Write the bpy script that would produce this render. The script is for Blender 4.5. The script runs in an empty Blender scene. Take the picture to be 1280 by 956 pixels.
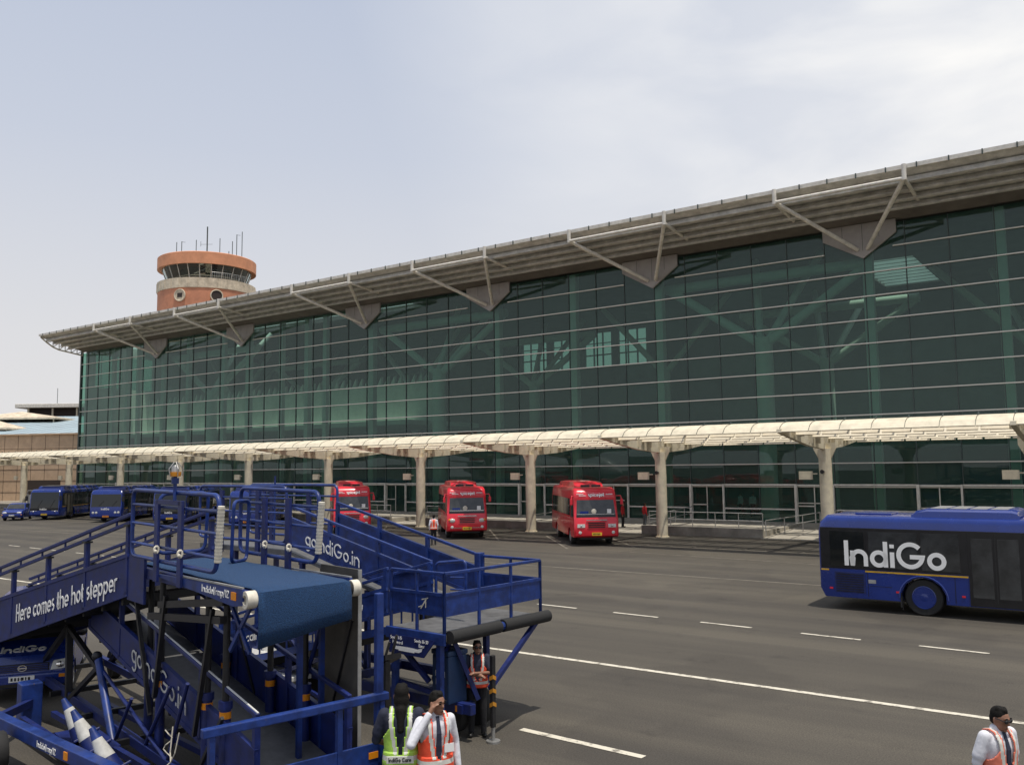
import bpy, math, random
from mathutils import Vector as V, Matrix
random.seed(7)
SC = bpy.context.scene
COL = SC.collection
PI = math.pi
R = math.radians

# ------------------------------------------------------------------ materials
def mat(name, col, rough=.5, metal=0., spec=.5, noise=None, bump=None, coat=0., col2=None):
    m = bpy.data.materials.new(name); m.use_nodes = True
    nt = m.node_tree; b = nt.nodes['Principled BSDF']
    b.inputs['Base Color'].default_value = (*col, 1)
    b.inputs['Roughness'].default_value = rough
    b.inputs['Metallic'].default_value = metal
    b.inputs['Specular IOR Level'].default_value = spec
    b.inputs['Coat Weight'].default_value = coat
    if noise or bump:
        tc = nt.nodes.new('ShaderNodeTexCoord')
    if noise:
        sc, amt = noise
        n = nt.nodes.new('ShaderNodeTexNoise'); n.inputs['Scale'].default_value = sc
        n.inputs['Detail'].default_value = 6; n.inputs['Roughness'].default_value = .65
        nt.links.new(tc.outputs['Object'], n.inputs['Vector'])
        r = nt.nodes.new('ShaderNodeValToRGB')
        r.color_ramp.elements[0].position = .3; r.color_ramp.elements[1].position = .7
        c2 = col2 or tuple(c * (1 - amt) for c in col)
        r.color_ramp.elements[0].color = (*c2, 1)
        r.color_ramp.elements[1].color = (*[min(1, c * (1 + amt * .5)) for c in col], 1)
        nt.links.new(n.outputs['Fac'], r.inputs['Fac'])
        nt.links.new(r.outputs['Color'], b.inputs['Base Color'])
        mr = nt.nodes.new('ShaderNodeMapRange')
        mr.inputs['To Min'].default_value = max(0, rough - .08); mr.inputs['To Max'].default_value = min(1, rough + .12)
        nt.links.new(n.outputs['Fac'], mr.inputs['Value']); nt.links.new(mr.outputs['Result'], b.inputs['Roughness'])
    if bump:
        sc, st = bump
        n2 = nt.nodes.new('ShaderNodeTexNoise'); n2.inputs['Scale'].default_value = sc
        n2.inputs['Detail'].default_value = 3
        nt.links.new(tc.outputs['Object'], n2.inputs['Vector'])
        bp = nt.nodes.new('ShaderNodeBump'); bp.inputs['Strength'].default_value = st; bp.inputs['Distance'].default_value = .02
        nt.links.new(n2.outputs['Fac'], bp.inputs['Height']); nt.links.new(bp.outputs['Normal'], b.inputs['Normal'])
    return m

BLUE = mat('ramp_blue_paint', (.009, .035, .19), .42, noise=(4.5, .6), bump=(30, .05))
BLUED = mat('ramp_shaded_worn_blue_paint', (.005, .016, .12), .5, noise=(5, .5))  # darker copy of the ramp blue, with its shaded tone in the colour
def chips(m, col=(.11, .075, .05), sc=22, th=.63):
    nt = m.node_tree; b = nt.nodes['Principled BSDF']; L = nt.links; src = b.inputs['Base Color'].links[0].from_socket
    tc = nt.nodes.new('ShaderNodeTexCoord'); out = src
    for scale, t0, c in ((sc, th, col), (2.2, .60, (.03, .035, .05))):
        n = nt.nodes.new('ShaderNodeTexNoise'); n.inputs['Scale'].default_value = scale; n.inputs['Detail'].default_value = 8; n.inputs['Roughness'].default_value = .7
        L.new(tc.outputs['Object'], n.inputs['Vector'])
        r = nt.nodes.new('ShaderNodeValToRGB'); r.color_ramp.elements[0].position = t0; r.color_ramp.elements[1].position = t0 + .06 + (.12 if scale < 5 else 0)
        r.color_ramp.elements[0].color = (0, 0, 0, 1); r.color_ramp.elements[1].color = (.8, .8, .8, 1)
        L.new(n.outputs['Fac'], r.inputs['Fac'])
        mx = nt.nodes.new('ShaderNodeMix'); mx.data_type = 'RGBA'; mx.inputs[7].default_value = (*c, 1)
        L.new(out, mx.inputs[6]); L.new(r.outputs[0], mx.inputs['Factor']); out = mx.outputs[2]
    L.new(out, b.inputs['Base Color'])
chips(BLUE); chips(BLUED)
BLACKM = mat('greasy_black_steel', (.012, .012, .014), .45, noise=(8, .5))
BUSBLUE = mat('bus_blue_paint', (.008, .03, .21), .25, noise=(1.2, .18), coat=.4)
RED = mat('bus_red_paint', (.68, .016, .034), .28, noise=(1.5, .15), coat=.4)
WHITE = mat('white_lettering', (.86, .86, .84), .5)
OFFW = mat('dirty_white_foam', (.66, .62, .52), .7, noise=(12, .25))
GLASSD = mat('dark_vehicle_glass', (.012, .014, .014), .06, spec=.6)
GLASSM = mat('grey_windscreen_glass', (.045, .048, .05), .08, spec=.6, noise=(2.5, .5))
BLACKP = mat('black_body_panel', (.01, .01, .012), .3, noise=(3, .3))
RUB = mat('rubber', (.018, .018, .018), .8, noise=(20, .3))
CHROME = mat('chrome_trim', (.75, .75, .76), .22, 1.)
STEEL = mat('galvanised_steel', (.42, .42, .41), .45, .7, noise=(6, .25))
LAMP = mat('headlamp_lens', (.62, .62, .58), .15, spec=.7)
AMBER = mat('amber_reflector', (.75, .26, .01), .35)
AMBERL = mat('amber_lamp_dome', (.62, .25, .03), .2)
YEL = mat('yellow_plate', (.75, .48, .03), .5)
YELL = mat('yellow_coach_line', (.62, .36, .02), .5)
ORANGE = mat('orange_hazard_band', (.55, .24, .02), .5)
CREAM = mat('cream_painted_steel', (.73, .66, .50), .55, noise=(2.2, .22), bump=(14, .05))
ROOFM = mat('weathered_roof_steel', (.63, .62, .59), .6, noise=(1.6, .35))
ROOFW = mat('white_roof_steel', (.72, .69, .62), .5, noise=(2.5, .25))
SOFF = mat('brown_soffit_panel', (.16, .145, .13), .7, noise=(.9, .3))
PANELG = mat('grey_gusset_panel', (.36, .34, .33), .6, noise=(1.5, .15))
MULL = mat('silver_glazing_bar', (.62, .60, .54), .4, .3)
MULLD = mat('dark_glazing_bar', (.05, .07, .065), .5)
CONC = mat('stained_concrete', (.30, .28, .24), .85, noise=(1.3, .4), bump=(12, .2))
PAVE = mat('pale_paving', (.40, .37, .31), .8, noise=(.8, .3), bump=(10, .1))
TAN = mat('tan_stone_panel', (.50, .36, .245), .75, noise=(1.2, .18))
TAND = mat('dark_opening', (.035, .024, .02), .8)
TERRA = mat('terracotta_render', (.70, .31, .165), .75, noise=(.55, .22), bump=(5, .1))
TERRAD = mat('terracotta_drum', (.58, .245, .14), .8, noise=(.5, .25), bump=(5, .1))
CREAMT = mat('stained_cream_band', (.66, .56, .42), .75, noise=(.9, .4))
ROOFB = mat('blue_grey_sheet_roof', (.36, .45, .49), .5, noise=(.25, .15))
INTW = mat('interior_pale_wall', (.62, .66, .60), .8, noise=(.6, .15))
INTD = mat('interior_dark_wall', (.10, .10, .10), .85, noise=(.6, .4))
INTC = mat('interior_column_paint', (.66, .70, .66), .6, noise=(1, .1))
INTF = mat('interior_floor', (.22, .21, .19), .3)
SKIN = mat('brown_skin', (.27, .135, .085), .5, noise=(14, .18))
HAIR = mat('black_hair', (.009, .008, .007), .75, spec=.2, noise=(40, .4), bump=(60, .4))
SHIRTW = mat('white_shirt_cloth', (.68, .69, .74), .85, noise=(9, .12), bump=(16, .35))
SHIRTB = mat('navy_shirt_cloth', (.02, .025, .05), .85, noise=(9, .3), bump=(16, .3))
SHIRTR = mat('red_shirt_cloth', (.38, .015, .02), .85, noise=(9, .3), bump=(16, .3))
TROU = mat('black_trouser_cloth', (.015, .015, .018), .85, noise=(9, .3), bump=(14, .3))
JEAN = mat('grey_trouser_cloth', (.10, .11, .12), .85, noise=(9, .3))
VORG = mat('orange_vest_cloth', (.85, .09, .035), .7, noise=(10, .2), bump=(18, .3))
VPINK = mat('faded_orange_vest_cloth', (.80, .22, .14), .75, noise=(10, .2), bump=(18, .3))
VLIME = mat('lime_vest_cloth', (.42, .68, .10), .7, noise=(10, .2), bump=(18, .3))
VSIL = mat('reflective_tape', (.66, .66, .60), .45, noise=(14, .15))
SHOE = mat('black_leather', (.012, .012, .012), .4)
CARW = mat('white_car_paint', (.72, .72, .68), .3, coat=.4)
CARPET = mat('blue_ribbed_carpet', (.012, .05, .135), .95, noise=(55, .55), bump=(90, .6))
BOARD = mat('dark_grey_board', (.062, .058, .052), .8, noise=(5, .3))
BIN = mat('blue_bin_plastic', (.015, .045, .12), .5, noise=(4, .3))
CONEG = mat('grey_reflective_sleeve', (.55, .55, .52), .5, noise=(9, .25))
PLATE = mat('chequer_plate_floor', (.15, .15, .15), .5, .3, noise=(6, .35))
LOUV = mat('cream_louvre_blade', (.72, .64, .48), .5, noise=(2.5, .18))

def glass_mat(name, tint, ior=1.5, rough=.0, refl=1.0, extra=.0, veil=0.):
    m = bpy.data.materials.new(name); m.use_nodes = True
    nt = m.node_tree; nt.nodes.clear()
    out = nt.nodes.new('ShaderNodeOutputMaterial')
    tr = nt.nodes.new('ShaderNodeBsdfTransparent'); tr.inputs['Color'].default_value = (*tint, 1)
    gl = nt.nodes.new('ShaderNodeBsdfGlossy'); gl.inputs['Roughness'].default_value = rough
    gl.inputs['Color'].default_value = (.80, .92, .92, 1)
    fr = nt.nodes.new('ShaderNodeFresnel'); fr.inputs['IOR'].default_value = ior
    mm = nt.nodes.new('ShaderNodeMath'); mm.operation = 'MULTIPLY_ADD'; mm.use_clamp = True
    mm.inputs[1].default_value = refl; mm.inputs[2].default_value = extra
    mx = nt.nodes.new('ShaderNodeMixShader')
    nt.links.new(fr.outputs['Fac'], mm.inputs[0]); nt.links.new(mm.outputs[0], mx.inputs['Fac'])
    nt.links.new(tr.outputs[0], mx.inputs[1]); nt.links.new(gl.outputs[0], mx.inputs[2])
    if veil:  # teal diffuse layer painting a hazy lift on the glass, with dust streaks
        geo = nt.nodes.new('ShaderNodeNewGeometry'); mr = nt.nodes.new('ShaderNodeMapRange'); mr.inputs['To Min'].default_value = veil * .55; mr.inputs['To Max'].default_value = veil * 1.45
        tcd = nt.nodes.new('ShaderNodeTexCoord'); mpd = nt.nodes.new('ShaderNodeMapping'); mpd.inputs['Scale'].default_value = (1.6, 1, .25)
        nd = nt.nodes.new('ShaderNodeTexNoise'); nd.inputs['Scale'].default_value = 1.3; nd.inputs['Detail'].default_value = 6
        nt.links.new(tcd.outputs['Object'], mpd.inputs['Vector']); nt.links.new(mpd.outputs[0], nd.inputs['Vector'])
        av = nt.nodes.new('ShaderNodeMix'); av.data_type = 'FLOAT'; av.inputs['Factor'].default_value = .6
        nt.links.new(geo.outputs['Random Per Island'], av.inputs[2]); nt.links.new(nd.outputs['Fac'], av.inputs[3])
        nt.links.new(av.outputs[0], mr.inputs['Value'])
        df = nt.nodes.new('ShaderNodeBsdfDiffuse'); df.inputs['Color'].default_value = (.12, .25, .20, 1)
        m2 = nt.nodes.new('ShaderNodeMixShader'); nt.links.new(mr.outputs['Result'], m2.inputs['Fac'])
        nt.links.new(mx.outputs[0], m2.inputs[1]); nt.links.new(df.outputs[0], m2.inputs[2]); mx = m2
    nt.links.new(mx.outputs[0], out.inputs['Surface'])
    return m
GLASS = glass_mat('green_curtain_wall_glass', (.43, .68, .57), 1.5, .004, 1.0, .012, veil=.17)
TINT = glass_mat('dimming_tint_glass', (.24, .34, .31), 1.45, .01, .6)
CABGLASS = glass_mat('tower_cab_glass', (.5, .5, .45), 1.5, .01, 1.8, .1)
SKYL = mat('skylight_panel', (.8, .85, .7), .6)

def asphalt():
    m = bpy.data.materials.new('apron_asphalt'); m.use_nodes = True
    nt = m.node_tree; b = nt.nodes['Principled BSDF']; L = nt.links
    tc = nt.nodes.new('ShaderNodeTexCoord')
    def noise(scale, det=5, vec=None, rough=.6):
        n = nt.nodes.new('ShaderNodeTexNoise'); n.inputs['Scale'].default_value = scale
        n.inputs['Detail'].default_value = det; n.inputs['Roughness'].default_value = rough
        L.new(vec or tc.outputs['Object'], n.inputs['Vector']); return n
    def ramp(src, p0, c0, p1, c1):
        r = nt.nodes.new('ShaderNodeValToRGB'); e = r.color_ramp.elements
        e[0].position = p0; e[0].color = (*c0, 1); e[1].position = p1; e[1].color = (*c1, 1)
        L.new(src, r.inputs['Fac']); return r
    def mul(a, bb, fac=1):
        mx = nt.nodes.new('ShaderNodeMix'); mx.data_type = 'RGBA'; mx.blend_type = 'MULTIPLY'
        mx.inputs['Factor'].default_value = fac
        L.new(a, mx.inputs[6]); L.new(bb, mx.inputs[7]); return mx.outputs[2]
    patch = ramp(noise(.22, 3, rough=.4).outputs['Fac'], .54, (1, 1, 1), .57, (.86, .86, .87))
    base = ramp(noise(.09, 6).outputs['Fac'], .3, (.076, .069, .058), .72, (.106, .096, .079))
    fine = ramp(noise(38, 3, rough=.75).outputs['Fac'], .3, (.5, .5, .5), .7, (1.42, 1.40, 1.36))
    # long tyre-polished streaks along the traffic direction
    mp = nt.nodes.new('ShaderNodeMapping'); mp.inputs['Scale'].default_value = (.035, .75, 1)
    L.new(tc.outputs['Object'], mp.inputs['Vector'])
    st = ramp(noise(1.0, 4, mp.outputs['Vector']).outputs['Fac'], .35, (.74, .74, .76), .65, (1.1, 1.09, 1.06))
    oil = ramp(noise(.8, 8, rough=.75).outputs['Fac'], .58, (1, 1, 1), .74, (.55, .55, .57))
    c = mul(mul(mul(mul(base.outputs[0], fine.outputs[0]), st.outputs[0]), oil.outputs[0]), patch.outputs[0])
    L.new(c, b.inputs['Base Color'])
    b.inputs['Roughness'].default_value = .82; b.inputs['Specular IOR Level'].default_value = .35
    bp = nt.nodes.new('ShaderNodeBump'); bp.inputs['Strength'].default_value = .35; bp.inputs['Distance'].default_value = .01
    L.new(noise(70, 2).outputs['Fac'], bp.inputs['Height']); L.new(bp.outputs['Normal'], b.inputs['Normal'])
    return m
ASPH = asphalt()
DARKP = mat('dark_bay_paving', (.052, .046, .036), .85, noise=(.45, .45), bump=(30, .3))  # darker paving for the strip before the walkway
def worn_paint():
    m = bpy.data.materials.new('worn_road_paint'); m.use_nodes = True
    nt = m.node_tree; b = nt.nodes['Principled BSDF']; L = nt.links
    tc = nt.nodes.new('ShaderNodeTexCoord')
    n = nt.nodes.new('ShaderNodeTexNoise'); n.inputs['Scale'].default_value = 4; n.inputs['Detail'].default_value = 8; n.inputs['Roughness'].default_value = .75
    L.new(tc.outputs['Object'], n.inputs['Vector'])
    r = nt.nodes.new('ShaderNodeValToRGB'); e = r.color_ramp.elements
    e[0].position = .36; e[0].color = (.16, .145, .12, 1); e[1].position = .5; e[1].color = (.62, .58, .48, 1)
    L.new(n.outputs['Fac'], r.inputs['Fac']); L.new(r.outputs[0], b.inputs['Base Color'])
    b.inputs['Roughness'].default_value = .8
    return m
PAINT = worn_paint()
PAINTF = mat('faded_road_paint', (.20, .18, .145), .85, noise=(2.5, .55))

# ------------------------------------------------------------------ mesh builder
class MB:
    def __init__(s): s.v = []; s.f = []; s.m = []; s.cur = 0
    def add(s, vs, fs):
        o = len(s.v); s.v += [tuple(p) for p in vs]
        for q in fs: s.f.append([o + i for i in q]); s.m.append(s.cur)
    def box(s, x0, x1, y0, y1, z0, z1):
        vs = [(x, y, z) for x in (x0, x1) for y in (y0, y1) for z in (z0, z1)]
        s.add(vs, [(0, 1, 3, 2), (4, 6, 7, 5), (0, 4, 5, 1), (2, 3, 7, 6), (0, 2, 6, 4), (1, 5, 7, 3)]); return s
    def beam(s, p, q, w, h, up=(0, 0, 1)):
        p = V(p); q = V(q); d = (q - p).normalized(); u = V(up)
        if abs(d.dot(u)) > .98: u = V((0, 1, 0))
        x = d.cross(u).normalized(); u = x.cross(d).normalized()
        vs = [c + x * (a * w / 2) + u * (b * h / 2) for c in (p, q) for a, b in ((-1, -1), (1, -1), (1, 1), (-1, 1))]
        s.add(vs, [(3, 2, 1, 0), (4, 5, 6, 7), (0, 1, 5, 4), (1, 2, 6, 5), (2, 3, 7, 6), (3, 0, 4, 7)]); return s
    def ring(s, c, d, r, n, u=None):
        d = V(d).normalized(); a = V((0, 0, 1)) if abs(d.z) < .9 else V((1, 0, 0))
        x = d.cross(a).normalized(); y = d.cross(x)
        return [V(c) + (x * math.cos(t) + y * math.sin(t)) * r for t in (2 * PI * i / n for i in range(n))]
    def loft(s, rings, caps=True, closed=True):
        n = len(rings[0]); vs = [p for r in rings for p in r]; fs = []
        for k in range(len(rings) - 1):
            for i in range(n if closed else n - 1):
                j = (i + 1) % n; fs.append((k * n + i, k * n + j, (k + 1) * n + j, (k + 1) * n + i))
        if caps: fs.append(tuple(range(n))[::-1]); fs.append(tuple((len(rings) - 1) * n + i for i in range(n)))
        s.add(vs, fs); return s
    def tube(s, p, q, r, r2=None, n=8):
        d = V(q) - V(p); return s.loft([s.ring(p, d, r, n), s.ring(q, d, r if r2 is None else r2, n)])
    def pipe(s, pts, r, n=8, closed=False):
        P = [V(p) for p in pts]; k = len(P); rings = []
        prev = None
        for i in range(k):
            if closed: d = P[(i + 1) % k] - P[i - 1]
            else: d = P[min(i + 1, k - 1)] - P[max(i - 1, 0)]
            d.normalize()
            if prev is None:
                a = V((0, 0, 1)) if abs(d.z) < .9 else V((1, 0, 0)); x = d.cross(a).normalized()
            else: x = (prev - d * prev.dot(d)).normalized()
            prev = x; y = d.cross(x)
            rings.append([P[i] + (x * math.cos(t) + y * math.sin(t)) * r for t in (2 * PI * j / n for j in range(n))])
        if closed:
            vs = [p for q in rings for p in q]; fs = []
            for a in range(k):
                b = (a + 1) % k
                for i in range(n):
                    j = (i + 1) % n; fs.append((a * n + i, a * n + j, b * n + j, b * n + i))
            s.add(vs, fs); return s
        return s.loft(rings)
    def lathe(s, prof, c=(0, 0, 0), n=32, caps=True, a0=0, a1=2 * PI):
        c = V(c); rings = []
        full = abs(a1 - a0 - 2 * PI) < 1e-6
        for r, z in prof:
            rings.append([c + V((r * math.cos(a0 + (a1 - a0) * i / (n if full else n - 1)), r * math.sin(a0 + (a1 - a0) * i / (n if full else n - 1)), z)) for i in range(n)])
        return s.loft(rings, caps and full, full)
    def prism(s, poly, off):
        off = V(off); n = len(poly); vs = [V(p) for p in poly] + [V(p) + off for p in poly]
        s.add(vs, [tuple(range(n))[::-1], tuple(range(n, 2 * n))] + [(i, (i + 1) % n, n + (i + 1) % n, n + i) for i in range(n)]); return s
    def sphere(s, c, r, n=12, m=8):
        if not hasattr(r, '__len__'): r = (r, r, r)
        c = V(c); rings = []
        for k in range(m + 1):
            t = PI * k / m; rr = max(math.sin(t), .001)
            rings.append([c + V((r[0] * rr * math.cos(2 * PI * i / n), r[1] * rr * math.sin(2 * PI * i / n), -r[2] * math.cos(t))) for i in range(n)])
        return s.loft(rings)
    def cap(s, p, q, r0, r1, n=10):
        p = V(p); q = V(q); d = q - p
        if d.length < 1e-5: return s.sphere(p, r0, n)
        d.normalize(); rings = []
        for k in range(4):
            t = PI / 2 * k / 4; rings.append(s.ring(p - d * (r0 * math.cos(t)), d, max(r0 * math.sin(t), .001), n))
        rings.append(s.ring(p, d, r0, n)); rings.append(s.ring(q, d, r1, n))
        for k in range(1, 5):
            t = PI / 2 * k / 4; rings.append(s.ring(q + d * (r1 * math.sin(t)), d, max(r1 * math.cos(t), .001), n))
        return s.loft(rings)
    def build(s, name, mats, parent=None, smooth=False, bevel=0., remesh=0., kind=None, solid=0.):
        me = bpy.data.meshes.new(name); me.from_pydata(s.v, [], s.f)
        if not isinstance(mats, (list, tuple)): mats = [mats]
        for m in mats: me.materials.append(m)
        if len(mats) > 1: me.polygons.foreach_set('material_index', s.m)
        me.validate(); me.update()
        if smooth:
            me.shade_smooth()
            try: me.set_sharp_from_angle(angle=R(40))
            except Exception: pass
        o = bpy.data.objects.new(name, me); COL.objects.link(o)
        if parent: o.parent = parent
        if kind: o['kind'] = kind
        if solid:
            d = o.modifiers.new('solid', 'SOLIDIFY'); d.thickness = solid; d.offset = 0
        if bevel:
            d = o.modifiers.new('bevel', 'BEVEL'); d.width = bevel; d.segments = 2; d.limit_method = 'ANGLE'
        if remesh:
            d = o.modifiers.new('remesh', 'REMESH'); d.mode = 'VOXEL'; d.voxel_size = remesh; d.use_smooth_shade = True
            d = o.modifiers.new('smooth', 'SMOOTH'); d.factor = .5; d.iterations = 3
        return o

def thing(name, label, cat, loc=(0, 0, 0), rz=0., group=None):
    o = bpy.data.objects.new(name, None); COL.objects.link(o); o.empty_display_size = .3
    o.location = loc; o.rotation_euler = (0, 0, rz)
    o['label'] = label; o['category'] = cat
    if group: o['group'] = group
    return o
def tag(o, label, cat, group=None):
    o['label'] = label; o['category'] = cat
    if group: o['group'] = group
    return o
def copy_tree(o, loc, rz, label, group=None):
    r = o.copy(); COL.objects.link(r); r.location = loc; r.rotation_euler = (0, 0, rz); r['label'] = label
    if group: r['group'] = group
    for ch in list(o.children):
        c = ch.copy(); COL.objects.link(c); c.parent = r
        for g in list(ch.children):
            d = g.copy(); COL.objects.link(d); d.parent = c
    return r

# ------------------------------------------------------------------ stroke lettering
def _arc(cx, cy, r, a0, a1, n=12, ry=None):
    ry = ry or r
    return [(cx + r * math.cos(R(a0 + (a1 - a0) * i / n)), cy + ry * math.sin(R(a0 + (a1 - a0) * i / n))) for i in range(n + 1)]
XH = .64; q = .255; X0 = .065
_o = _arc(.32, .32, q, 0, 360, 24)
GL = {
 ' ': ([], .32), '.': ([[(.07, .0), (.07, .13)]], .2), '-': ([[(.05, .34), (.3, .34)]], .42), '/': ([[(.02, -.1), (.34, 1.0)]], .42), ':': ([[(.07, 0), (.07, .13)], [(.07, .4), (.07, .53)]], .2),
 'I': ([[(.07, 0), (.07, 1)]], .21), 'i': ([[(.07, 0), (.07, .60)], [(.07, .76), (.07, .90)]], .21), 'l': ([[(.07, 0), (.07, 1)]], .21),
 'n': ([[(X0, 0), (X0, .6)], [(X0, 0), (X0, .33)] + _arc(.32, .33, q, 180, 0) + [(.575, 0)]], .72),
 'h': ([[(X0, 0), (X0, 1)], [(X0, 0), (X0, .33)] + _arc(.32, .33, q, 180, 0) + [(.575, 0)]], .72),
 'm': ([[(X0, 0), (X0, .6)], [(X0, 0), (X0, .40)] + _arc(.25, .40, .185, 180, 0) + [(.435, 0)], [(.435, .2), (.435, .40)] + _arc(.62, .40, .185, 180, 0) + [(.805, 0)]], .95),
 'u': ([[(X0, .62), (X0, .31)] + _arc(.32, .31, q, 180, 360) + [(.575, .62)]], .72),
 'r': ([[(X0, 0), (X0, .6)], [(X0, .1), (X0, .36)] + _arc(.28, .36, .21, 180, 60)], .46),
 'o': ([_o], .72), 'd': ([_o, [(.575, 0), (.575, 1)]], .72), 'b': ([_o, [(X0, 0), (X0, 1)]], .72),
 'p': ([_o, [(X0, -.3), (X0, .64)]], .72), 'a': ([_o, [(.575, 0), (.575, .62)]], .72),
 'g': ([_o, [(.575, .62), (.575, -.08)] + _arc(.32, -.08, q, 0, -140)], .72),
 'c': ([_arc(.32, .32, q, 45, 315, 18)], .62), 'e': ([[(.08, .32), (.56, .32)] + _arc(.32, .32, q, 0, 310, 18)], .70),
 's': ([_arc(.22, .46, .135, 50, 230, 10) + _arc(.24, .19, .135, 90, -130, 12)], .5),
 't': ([[(.13, .9), (.13, .16)] + _arc(.26, .17, .13, 180, 280, 6), [(0, .62), (.3, .62)]], .4),
 'f': ([[(.13, 0), (.13, .8)] + _arc(.27, .8, .14, 180, 80, 6), [(0, .6), (.3, .6)]], .4),
 'y': ([[(.04, .62), (.29, .06)], [(.54, .62), (.2, -.3)]], .62),
 'j': ([[(.12, .6), (.12, -.12)] + _arc(0.0, -.12, .12, 0, -90, 5), [(.12, .76), (.12, .9)]], .26),
 'k': ([[(X0, 0), (X0, 1)], [(.45, .62), (.1, .28)], [(.2, .38), (.48, 0)]], .58),
 'w': ([[(.03, .62), (.2, .04), (.38, .58), (.56, .04), (.73, .62)]], .84), 'x': ([[(.03, .62), (.45, 0)], [(.45, .62), (.03, 0)]], .56),
 'G': ([_arc(.5, .5, .43, 42, 345, 26) + [(.93, .45), (.48, .45)]], 1.08),
 'H': ([[(.07, 0), (.07, 1)], [(.55, 0), (.55, 1)], [(.07, .5), (.55, .5)]], .72),
 'Y': ([[(.03, 1), (.3, .45), (.57, 1)], [(.3, .45), (.3, 0)]], .66), 'S': ([_arc(.3, .73, .2, 40, 250, 12) + _arc(.3, .25, .22, 80, -140, 14)], .66),
 'F': ([[(.07, 0), (.07, .95), (.5, .95)], [(.07, .5), (.42, .5)]], .6), 'R': ([[(.07, 0), (.07, .95), (.3, .95)] + _arc(.3, .71, .22, 80, -90, 8) + [(.07, .49)], [(.28, .49), (.52, 0)]], .66),
 'C': ([_arc(.45, .5, .42, 45, 315, 20)], .86),
 '0': ([_arc(.27, .5, .21, 0, 360, 20, .44)], .6), '1': ([[(.05, .8), (.2, .97), (.2, 0)]], .36), '2': ([_arc(.27, .72, .22, 170, -30, 12) + [(.06, .05), (.52, .05)]], .62),
 '3': ([_arc(.25, .74, .2, 150, -80, 10) + _arc(.25, .27, .23, 80, -150, 12)], .6), '4': ([[(.4, 0), (.4, .97), (.04, .3), (.55, .3)]], .64), '5': ([[(.46, .95), (.1, .95), (.08, .55)] + _arc(.25, .3, .24, 110, -140, 12)], .6),
 '6': ([_arc(.28, .27, .22, 0, 360, 16), [(.07, .33), (.16, .7), (.4, .97)]], .62), '7': ([[(.04, .95), (.5, .95), (.2, 0)]], .58), '8': ([_arc(.27, .73, .19, 0, 360, 14), _arc(.27, .26, .23, 0, 360, 16)], .6),
}
def text(mb, s, org, xd, yd, size, w=.13, depth=.006, lsp=.03, width=None):
    """thick stroke lettering standing proud of a surface, laid out along xd with up direction yd"""
    xd = V(xd).normalized(); yd = V(yd); yd.normalize(); nz = xd.cross(yd).normalized(); org = V(org)
    tot = sum(GL[c][1] + lsp for c in s)
    sx = size if width is None else width / tot
    pen = 0
    for c in s:
        strokes, adv = GL[c]
        for st in strokes:
            P = [V((p[0] + pen, p[1], 0)) for p in st]; k = len(P)
            closed = (P[0] - P[-1]).length < 1e-4
            if closed: P = P[:-1]; k -= 1
            L_, R_ = [], []
            for i in range(k):
                if closed: a, b = P[i] - P[i - 1], P[(i + 1) % k] - P[i]
                else:
                    a = P[i] - P[i - 1] if i else P[1] - P[0]
                    b = P[i + 1] - P[i] if i < k - 1 else P[-1] - P[-2]
                a.normalize(); b.normalize(); t = (a + b)
                t = t.normalized() if t.length > 1e-6 else a
                nn = V((-t.y, t.x, 0)); cs = max(.45, math.sqrt(max(0, (1 + a.dot(b)) / 2)))
                L_.append(P[i] + nn * (w / 2 / cs)); R_.append(P[i] - nn * (w / 2 / cs))
            def T(p, z): return org + xd * (p.x * sx) + yd * (p.y * size) + nz * z
            vs = [T(p, depth) for p in L_] + [T(p, depth) for p in R_] + [T(p, 0) for p in L_] + [T(p, 0) for p in R_]
            fs = []
            for i in range(k if closed else k - 1):
                j = (i + 1) % k
                fs += [(k + i, k + j, j, i), (i, j, 2 * k + j, 2 * k + i), (3 * k + i, 3 * k + j, k + j, k + i)]
            if not closed: fs += [(0, 2 * k, 3 * k, k), (k - 1, 2 * k - 1, 4 * k - 1, 3 * k - 1)]
            mb.add(vs, fs)
        pen += adv + lsp
    return mb

def lettering(s, org, xd, yd, size, parent, w=.13, m=None, width=None, depth=.006, name='lettering'):
    return text(MB(), s, org, xd, yd, size, w, depth, width=width).build(name, m or WHITE, parent)

# ------------------------------------------------------------------ ground and markings
MB().box(-2500, 2500, -2500, 2500, -.5, 0).build('apron', ASPH, kind='structure')
def sheet(name, poly, z, m): 
    b = MB(); b.add([(x, y, z) for x, y in poly], [tuple(range(len(poly)))]); return b.build(name, m, kind='structure')
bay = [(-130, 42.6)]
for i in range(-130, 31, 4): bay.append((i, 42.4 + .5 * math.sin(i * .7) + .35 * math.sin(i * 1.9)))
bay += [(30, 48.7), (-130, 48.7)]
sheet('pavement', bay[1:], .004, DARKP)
ln = MB()
def line(x0, y0, x1, y1, w, z=.008):
    d = V((x1 - x0, y1 - y0, 0)).normalized(); n = V((-d.y, d.x, 0)) * w / 2
    a = V((x0, y0, z)); b = V((x1, y1, z)); ln.add([a - n, b - n, b + n, a + n], [(0, 1, 2, 3)])
line(-90, 17.0, -12.3, 16.5, .14); line(-12.3, 16.5, 16, 16.5, .15)
for i in range(-17, 3):
    x = -6.4 + i * 2.72; yy = 22.0 + max(0, -x - 5) * .048; line(x - .72, yy + .035, x + .72, yy - .035, .11)
line(-8.35, 11.78, -6.1, 11.66, .14)
ln.build('road_marking', PAINT, kind='structure')
ln = MB()
line(-75, 31.2, -38, 31.0, .13); line(-38, 31.0, 12, 30.9, .13); line(-60, 35.5, -45, 34.2, .1)
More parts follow.
